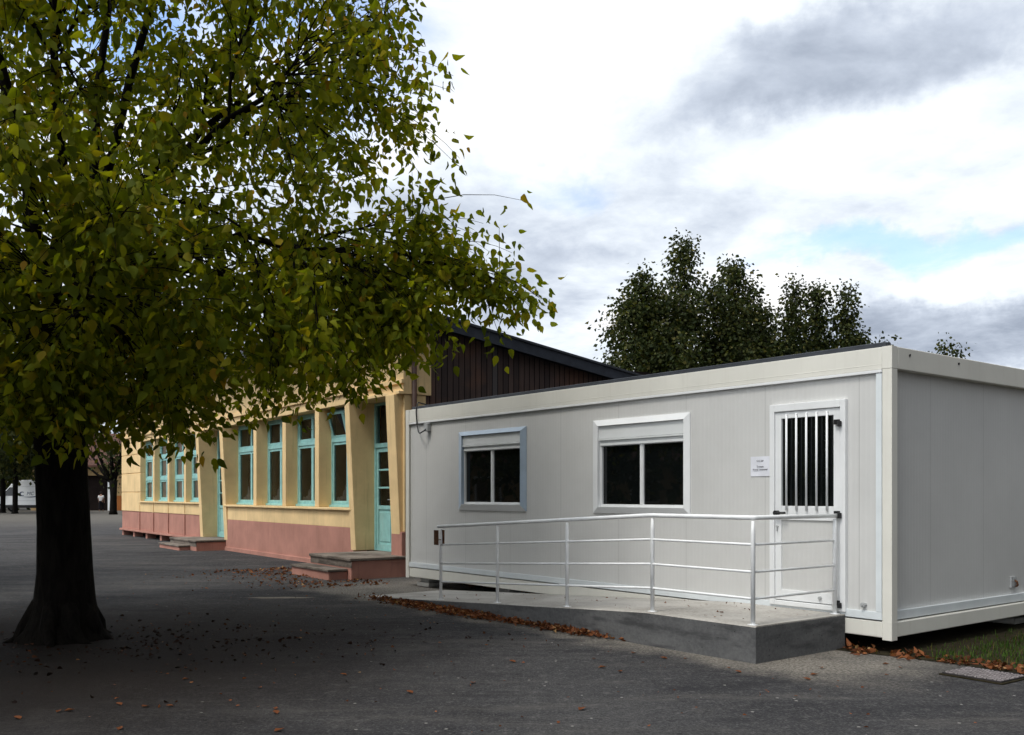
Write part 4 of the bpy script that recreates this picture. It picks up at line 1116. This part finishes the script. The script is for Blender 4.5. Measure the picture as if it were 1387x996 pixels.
while len(pts) < 420:   # crumbs on the yard
    x, y = rng.uniform(-7, 4.2), rng.uniform(5.2, 20)
    q = Vector((x, y, 0)) - CC
    if q.dot(CN) < 1.5 and q.dot(CU) > -1: continue
    if (Vector((x, y, 0)) - KC).dot(Vector((-.819, -.574, 0))) < .3: continue
    pts.append((x, y, 0))
litter('leaf_litter', pts, 'tiny leaf crumbs scattered over the asphalt yard', .03, M['dry'], .004)
pts = []
while len(pts) < 60:
    a_, b_ = rng.uniform(.6, 7), rng.uniform(.1, 1.3); p = cpt(a_, b_, rz(a_) + .001); pts.append(tuple(p))
litter('leaf_litter', pts, 'few dry leaf scraps lying on the ramp deck', .035, M['dry'], .002)

def loose_leaf(x, y, sz, rot):
    P = np.array([(0, 0, .012)]); A = np.array([(math.cos(rot), math.sin(rot), .12)])
    st_ = rng.bit_generator.state
    n8 = np.array([(0, 0, 0), (.28, -.34, .14), (.30, 0, .0), (.28, .34, .18), (.66, -.25, .20), (.68, 0, .05), (.66, .25, .12), (1.05, 0, .16)]) * sz
    c_, s_ = math.cos(rot), math.sin(rot)
    vs = [(p[0] * c_ - p[1] * s_, p[0] * s_ + p[1] * c_, p[2] + .006) for p in n8]
    o = MB().add(vs, [(0, 2, 1), (0, 3, 2), (4, 5, 7), (5, 6, 7), (1, 2, 5, 4), (2, 3, 6, 5)]).build('fallen_leaf', M['dry'], loc=(x, y, 0))
    tag(o, 'single curled dry brown leaf lying on the open asphalt', 'leaf', 'single leaves on the asphalt')
H_ = 1.53
spots = [(78, 966), (88, 964), (350, 958), (372, 962), (378, 968), (316, 951), (235, 957), (165, 956), (200, 957), (252, 905), (246, 921), (783, 963), (373, 992), (812, 905), (840, 910), (990, 906), (1003, 912), (1095, 915), (1112, 905), (1100, 922), (700, 898), (905, 893), (862, 885), (930, 893), (1195, 900), (1205, 915), (1220, 905), (350, 932), (160, 990), (30, 975), (560, 940), (470, 915), (640, 925)]
for (x_, y_) in spots:
    d_ = H_ * 1275 / (y_ - 670); loose_leaf((x_ - 693.5) / 1275 * d_ + rng.normal(0, .01), d_, rng.uniform(.035, .075), rng.uniform(0, 6.28))

# ------------------------------------------------------------------ sky and light
w = bpy.data.worlds.new('World'); S.world = w; w.use_nodes = True
nt = w.node_tree; bg = nt.nodes['Background']
SUN_EL, SUN_DIR = 62., Vector((-.74, -.67, 0)).normalized()
sky = nt.nodes.new('ShaderNodeTexSky'); sky.sky_type = 'NISHITA'; sky.sun_disc = False
sky.sun_elevation = R(SUN_EL); sky.sun_rotation = math.atan2(SUN_DIR.x, SUN_DIR.y); sky.altitude = 100
tc = nt.nodes.new('ShaderNodeTexCoord').outputs['Generated']
sx = nt.nodes.new('ShaderNodeSeparateXYZ'); nt.links.new(tc, sx.inputs[0])
den = math_node(nt, 'ADD', math_node(nt, 'MAXIMUM', sx.outputs[2], 0.), .16)
cx_ = math_node(nt, 'DIVIDE', sx.outputs[0], den); cy_ = math_node(nt, 'DIVIDE', sx.outputs[1], den)
cv = nt.nodes.new('ShaderNodeCombineXYZ'); nt.links.new(cx_, cv.inputs[0]); nt.links.new(cy_, cv.inputs[1]); cv.inputs[2].default_value = 3.7
cl = noise(nt, cv.outputs[0], 1.15, 9, .56, .35)
cl2 = noise(nt, cv.outputs[0], 2.6, 9, .6, .25)
# clouds placed by direction: elliptical masses with ragged rims
warp = nt.nodes.new('ShaderNodeTexNoise'); warp.inputs['Scale'].default_value = 5.; warp.inputs['Detail'].default_value = 7; warp.inputs['Roughness'].default_value = .6
nt.links.new(tc, warp.inputs['Vector'])
wv_ = nt.nodes.new('ShaderNodeVectorMath'); wv_.operation = 'SUBTRACT'; nt.links.new(warp.outputs['Color'], wv_.inputs[0]); wv_.inputs[1].default_value = (.5, .5, .5)
ws_ = nt.nodes.new('ShaderNodeVectorMath'); ws_.operation = 'SCALE'; nt.links.new(wv_.outputs[0], ws_.inputs[0]); ws_.inputs['Scale'].default_value = .16
wd = nt.nodes.new('ShaderNodeVectorMath'); wd.operation = 'ADD'; nt.links.new(tc, wd.inputs[0]); nt.links.new(ws_.outputs[0], wd.inputs[1])
def dirn(x, y): return Vector(((x - 693.5) / 1275, 1, (670 - y) / 1275)).normalized()
def mass(c, a, b, s1, s2, soft=.0):
    d0 = dirn(*c); t1 = (dirn(*a) - dirn(*b)); t1 = (t1 - d0 * t1.dot(d0)).normalized(); t2 = d0.cross(t1)
    def dt(v, s):
        n = nt.nodes.new('ShaderNodeVectorMath'); n.operation = 'DOT_PRODUCT'; nt.links.new(wd.outputs[0], n.inputs[0]); n.inputs[1].default_value = v
        q = math_node(nt, 'DIVIDE', math_node(nt, 'SUBTRACT', n.outputs['Value'], v.dot(d0)), s); return math_node(nt, 'MULTIPLY', q, q)
    fr = nt.nodes.new('ShaderNodeVectorMath'); fr.operation = 'DOT_PRODUCT'; nt.links.new(tc, fr.inputs[0]); fr.inputs[1].default_value = d0
    e = math_node(nt, 'ADD', dt(t1, s1), dt(t2, s2))
    return math_node(nt, 'MULTIPLY', map_range(nt, e, soft, 1.7, 1, 0), math_node(nt, 'GREATER_THAN', fr.outputs['Value'], 0))
dark = mass((1125, 95), (1340, 35), (900, 150), .185, .050)
dark2 = mass((1310, 440), (1387, 437), (1200, 442), .15, .034)
dark3 = mass((745, 395), (800, 380), (690, 410), .09, .05)
dark4 = mass((830, 40), (900, 40), (760, 40), .10, .02)
dark5 = mass((1000, 330), (1100, 320), (900, 335), .14, .03)
bright = mass((690, 70), (900, 40), (500, 100), .22, .10)
gap = mass((1225, 335), (1387, 300), (1060, 375), .17, .015)
gap2 = mass((130, 60), (330, 40), (-60, 90), .34, .12)
gap3 = mass((745, 245), (790, 240), (700, 250), .06, .018)
v = map_range(nt, cl, .30, .66, .58, 1.06, False)
v = math_node(nt, 'ADD', v, math_node(nt, 'ADD', map_range(nt, cl2, .30, .70, -.20, .20, False), map_range(nt, noise(nt, cv.outputs[0], 6.5, 8, .62, .3), .3, .7, -.06, .06, False)))
v = math_node(nt, 'ADD', v, math_node(nt, 'MULTIPLY', bright, .42))
for q, s in ((dark, .48), (dark2, .54), (dark3, .26), (dark4, .16), (dark5, .10)):
    v = math_node(nt, 'SUBTRACT', v, math_node(nt, 'MULTIPLY', q, s))
cr = nt.nodes.new('ShaderNodeValToRGB'); nt.links.new(v, cr.inputs[0])
el = cr.color_ramp.elements
el[0].position = .0; el[0].color = (.20, .235, .31, 1); el[1].position = 1.; el[1].color = (1, 1, 1, 1)
for p, c in ((.30, (.34, .39, .48)), (.55, (.55, .61, .71)), (.78, (.80, .86, .93))): x = el.new(p); x.color = (*c, 1)
cs = nt.nodes.new('ShaderNodeVectorMath'); cs.operation = 'SCALE'; nt.links.new(cr.outputs[0], cs.inputs[0]); cs.inputs['Scale'].default_value = 11.
def broad(d, a, b):
    n = nt.nodes.new('ShaderNodeVectorMath'); n.operation = 'DOT_PRODUCT'; nt.links.new(wd.outputs[0], n.inputs[0]); n.inputs[1].default_value = Vector(d).normalized()
    return map_range(nt, n.outputs['Value'], a, b, 0, 1)
glow = broad((SUN_DIR.x, SUN_DIR.y, .9), .45, 1.)      # bright veil of cloud round the hidden sun
dim_sky = broad((.75, -.62, .25), .0, .75)               # unseen dark sky added behind right to keep the cabin end wall dim
lvl = math_node(nt, 'SUBTRACT', math_node(nt, 'ADD', 9.1, math_node(nt, 'MULTIPLY', glow, 14.)), math_node(nt, 'MULTIPLY', dim_sky, 7.8))
nt.links.new(lvl, cs.inputs['Scale'])
hole = math_node(nt, 'MAXIMUM', math_node(nt, 'MULTIPLY', gap, .62), math_node(nt, 'MAXIMUM', math_node(nt, 'MULTIPLY', gap2, .8), math_node(nt, 'MULTIPLY', gap3, .4)))
thin = map_range(nt, cl2, .40, .62, 1.15, .25)
hole = math_node(nt, 'MULTIPLY', hole, thin, clamp=True)
sb = nt.nodes.new('ShaderNodeVectorMath'); sb.operation = 'MULTIPLY'; nt.links.new(sky.outputs[0], sb.inputs[0]); sb.inputs[1].default_value = (1.9, 2.1, 2.3)
out = mixc(nt, hole, cs.outputs[0], sb.outputs[0])
nt.links.new(out, bg.inputs[0]); bg.inputs[1].default_value = .1

sd = bpy.data.lights.new('sun', 'SUN'); sd.energy = 1.5; sd.angle = R(14); sd.color = (1, .95, .86)
so_ = bpy.data.objects.new('sun', sd); C.objects.link(so_)
tosun = Vector((SUN_DIR.x * math.cos(R(SUN_EL)), SUN_DIR.y * math.cos(R(SUN_EL)), math.sin(R(SUN_EL))))
so_.rotation_euler = (-tosun).to_track_quat('-Z', 'Y').to_euler(); so_.location = (-20, -18, 40)

# ------------------------------------------------------------------ camera and render
cd = bpy.data.cameras.new('camera'); cam = bpy.data.objects.new('camera', cd); C.objects.link(cam)
cam.location = (0, 0, 1.53); cam.rotation_euler = (R(90), 0, 0)
cd.sensor_width = 36; cd.lens = 36 * 1275 / 1387; cd.shift_y = 172 / 1387; cd.clip_start = .1; cd.clip_end = 2000
S.camera = cam
S.view_settings.view_transform = 'Standard'; S.view_settings.look = 'None'; S.view_settings.exposure = .35; S.view_settings.gamma = 1
S.cycles.max_bounces = 5; S.cycles.diffuse_bounces = 3; S.cycles.use_adaptive_sampling = True; S.cycles.adaptive_threshold = .02; S.cycles.transparent_max_bounces = 8; S.cycles.use_denoising = True
S.cycles.caustics_reflective = False; S.cycles.caustics_refractive = False
print('leaves', nl)
